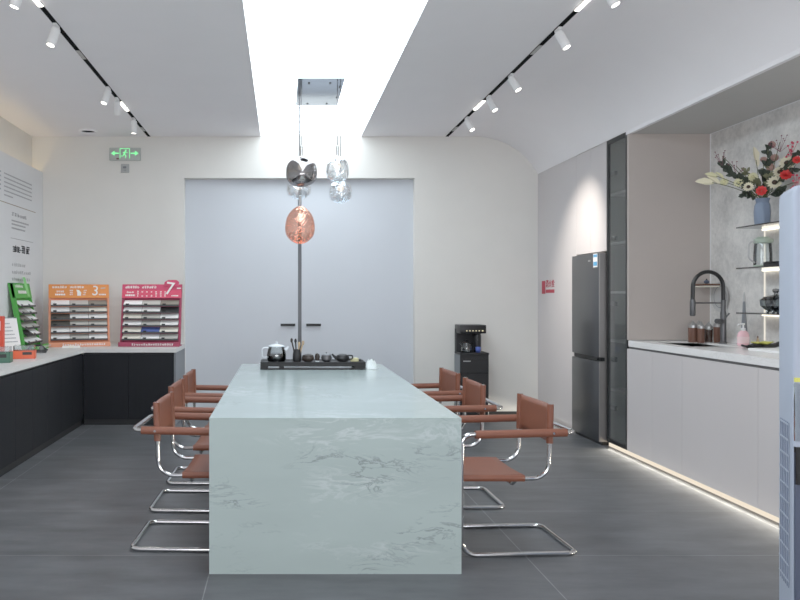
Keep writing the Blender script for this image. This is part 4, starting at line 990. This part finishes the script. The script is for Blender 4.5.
# cut glass bowl on the third
t = thing('cut_glass_bowl', 'grey cut glass sugar bowl with lid on the lowest glass shelf', 'bowl', (3.49, 5.3, ZS[2]+.0065))
m = MB(); vv = m.lathe([(.03, .006), (.06, .02), (.09, .05), (.094, .09), (.085, .1)], 32, cap=False)
for v in vv:
    a = math.atan2(v.co.y, v.co.x); f = 1+.05*math.cos(a*16); v.co.x *= f; v.co.y *= f
m.lathe([(.0001, .008), (.03, .008)], 16); m.build('body', 'smoke2', t, smooth=10)
m = MB(); vv = m.lathe([(.088, .1), (.075, .115), (.03, .125), (.012, .132), (.012, .14), (.022, .155), (.02, .17), (.0001, .175)], 24); m.build('lid', 'smoke2', t, smooth=10)
for a in range(4):
    m = MB(); m.ball((.05*math.cos(a*PI/2+.7), .05*math.sin(a*PI/2+.7), .009), .012, seg=8); m.build('foot', 'smoke2', t)
# soap, spike, cloth, card
t = thing('soap_bottle', 'pink hand soap bottle with white pump on the kitchen worktop', 'soap bottle', (3.45, 5.61, KZ))
m = MB(); vv = m.lathe([(.036, 0), (.043, .008), (.043, .075), (.036, .098), (.02, .112), (.014, .115)], 24)
for v in vv: v.co.y *= .7
m.build('body', 'pinksoap', t); m = MB(); vv = m.lathe([(.0437, .02), (.0437, .068)], 24, cap=False)
for v in vv: v.co.y *= .7
m.build('label_band', 'pinklabel', t); m = MB(); m.lathe([(.015, .112), (.015, .13), (.006, .134), (.006, .155), (.011, .157), (.011, .168)], 14); m.tube([(0, 0, .162), (-.035, 0, .16), (-.04, 0, .15)], .005, 8); m.build('pump', 'white', t)
t = thing('slim_grey_bottle', 'slim grey tapered bottle standing behind the pink soap bottle', 'bottle', (3.5, 5.68, KZ)); m = MB(); m.lathe([(.022, 0), (.026, .01), (.02, .14), (.012, .25), (.0085, .33)], 16); m.build('body', 'endgrey', t); m = MB(); m.lathe([(.0085, .33), (.007, .375), (.003, .40)], 12); m.build('nozzle', 'greydisc', t)
t = thing('brown_cone_bottle', 'small brown cone bottle beside the pink soap bottle', 'bottle', (3.54, 5.58, KZ)); m = MB(); m.lathe([(.018, 0), (.018, .02), (.008, .045), (.005, .06)], 14); m.build('body', 'bamboo', t); m = MB(); m.lathe([(.006, .06), (.004, .075)], 10); m.build('cap', 'walnut', t)
def cloth():
    t = thing('cleaning_gloves', 'black and yellow cleaning gloves lying on the kitchen worktop', 'gloves', (3.42, 5.33, KZ), R(18))
    m = MB(); m.sheet(lambda u, v: (-.15+.3*u, -.05+.1*v+.02*math.sin(u*5), .014+.010*math.sin(u*9+v*3)+.006*math.sin(v*8)+(.014 if u > .8 else 0)), 16, 8); m.build('fabric', 'blackmat', t, solid=.012)
    m = MB(); m.sheet(lambda u, v: (-.05+.15*u, .0+.055*v, .036+.006*math.sin(u*8+v*2)), 10, 5); m.build('yellow_patch', 'yellow', t, solid=.008)
cloth()
t = thing('white_tray_plate', 'flat white tray on the kitchen worktop beside the gloves', 'tray', (3.33, 4.98, KZ), R(4)); m = MB(); m.box(-.14, .14, -.15, .15, 0, .008, .003); m.build('plate', 'white', t); m = MB(); m.box(-.14, .14, -.15, -.142, .006, .016, .002); m.box(-.14, .14, .142, .15, .006, .016, .002); m.box(-.14, -.132, -.15, .15, .006, .016, .002); m.box(.132, .14, -.15, .15, .006, .016, .002); m.build('rim', 'white', t)

# ------------------------------------------------------------------ air conditioner at the right
ac = thing('air_conditioner', 'tall white floor air conditioner, cool light tint in its colour, cut by the right photo edge', 'air conditioner', (0, 0, 0))
A_, B_, C_, D_ = Vector((1.855, 2.8)), Vector((1.775, 2.605)), Vector((2.26, 2.56)), Vector((2.34, 2.86))
m = MB(); cen = (A_+B_+C_+D_)/4
base_ = [Vector((p.x, p.y)) for p in fillet([Vector((q.x, q.y, 0)) for q in (A_, B_, C_, D_)], .012, True, 4)]
rings = []
for z, ins in ((.04, 0), (1.695, 0), (1.71, .006), (1.718, .014), (1.722, .03)):
    rings.append([m.bm.verts.new((*(p+(cen-p).normalized()*ins), z)) for p in base_])
for a, b in zip(rings, rings[1:]):
    for i in range(len(a)): j = (i+1) % len(a); m.bm.faces.new((a[i], a[j], b[j], b[i]))
m.bm.faces.new(rings[0][::-1]); m.bm.faces.new(rings[-1])
m.build('body', 'whitepl', ac)
# side grille on the A-B face
dAB = (B_-A_); lAB = dAB.length; uAB = dAB/lAB; nAB = Vector((uAB.y, -uAB.x)); nAB = -nAB if nAB.x > 0 else nAB
def ab(u, v, off=.003): p = A_+uAB*u+nAB*off; return Vector((p.x, p.y, v))
m = MB(); m.quad(ab(.025, .30, .001), ab(.16, .30, .001), ab(.16, .885, .001), ab(.025, .885, .001)); gp = m.build('grille_opening', 'grillgap', ac, smooth=0)
m = MB()
for k in range(11): z = .32+k*.0555; m.quad(ab(.02, z), ab(.165, z), ab(.165, z+.006), ab(.02, z+.006))
for k in range(6): u = .03+k*.0245; m.quad(ab(u, .3, .0025), ab(u+.006, .3, .0025), ab(u+.006, .885, .0025), ab(u, .885, .0025))
m.build('grille_bars', 'whitepl', ac, smooth=0, solid=.002)
dBC = (C_-B_); uBC = dBC.normalized(); nBC = Vector((uBC.y, -uBC.x))
def bc(u, v, off=.003): p = B_+uBC*u+nBC*off; return Vector((p.x, p.y, v))
def slabBC(u0, u1, z0, z1, off, nm, mat):
    m = MB(); a = [bc(u0, z0, off), bc(u1, z0, off), bc(u1, z1, off), bc(u0, z1, off)]; b = [bc(u0, z0, -.01), bc(u1, z0, -.01), bc(u1, z1, -.01), bc(u0, z1, -.01)]
    m.poly(a)
    for i in range(4): j = (i+1) % 4; m.quad(a[i], b[i], b[j], a[j])
    return m.build(nm, mat, ac, smooth=0)
slabBC(.006, .47, .06, .79, .004, 'lower_panel', 'navy'); slabBC(.006, .3, .68, .81, .012, 'display_window', 'black')
slabBC(.006, .2, 1.035, 1.05, .002, 'label_strip', 'yellow'); slabBC(.006, .2, .83, 1.03, .0015, 'printed_sticker', 'frosted')
m = MB(); m.prism([A_+Vector((.03, -.02)), B_+Vector((.03, .03)), C_+Vector((-.03, .03)), D_+Vector((-.03, -.03))], 0, .042); m.build('plinth', 'navy', ac)

# ------------------------------------------------------------------ light
w = bpy.data.worlds.new('world'); SC.world = w; w.use_nodes = True
bg = w.node_tree.nodes['Background']; bg.inputs[0].default_value = (*s2l((222, 232, 246)), 1); bg.inputs[1].default_value = .75
def area(name, loc_, rot, sx, sy, power, col):
    l = bpy.data.lights.new(name, 'AREA'); l.shape = 'RECTANGLE'; l.size = sx; l.size_y = sy; l.energy = power; l.color = col
    o = bpy.data.objects.new(name, l); COL.objects.link(o); o.location = loc_; o.rotation_euler = rot
area('rear_fill_lamp', (.3, -2.2, 1.2), (R(140), 0, 0), 5.5, 1.6, 150, (.97, .97, 1))  # added fill behind the camera, tilted up to brighten the ceiling
area('niche_fill_lamp', (3.3, 3.2, 1.7), (R(155), 0, 0), .4, .8, 1.5, (1, .95, .88))  # added unseen uplight that brightens the niche soffit and wall
l = bpy.data.lights.new('toe_kick_lamp', 'AREA'); l.shape = 'RECTANGLE'; l.size = 3.5; l.size_y = .02; l.spread = R(75); l.energy = 17; l.color = (1, .93, .78)
o = bpy.data.objects.new('toe_kick_lamp', l); COL.objects.link(o); o.location = (2.915, 4.82, .03); o.rotation_euler = (R(90), 0, R(90)); o.rotation_euler = Vector((-1, 0, -.14)).to_track_quat('-Z', 'Y').to_euler()
l2 = l.copy(); l2.size = 1.05; l2.energy = 4; o2 = bpy.data.objects.new('toe_kick_lamp', l2); COL.objects.link(o2); o2.location = (2.915, 7.93, .03); o2.rotation_euler = o.rotation_euler
SC.view_settings.view_transform = 'Standard'; SC.view_settings.look = 'None'; SC.view_settings.exposure = .07; SC.view_settings.gamma = 1.25
SC.cycles.use_denoising = True
SC.cycles.max_bounces = 10; SC.cycles.diffuse_bounces = 5; SC.cycles.transparent_max_bounces = 24; SC.cycles.sample_clamp_indirect = 6
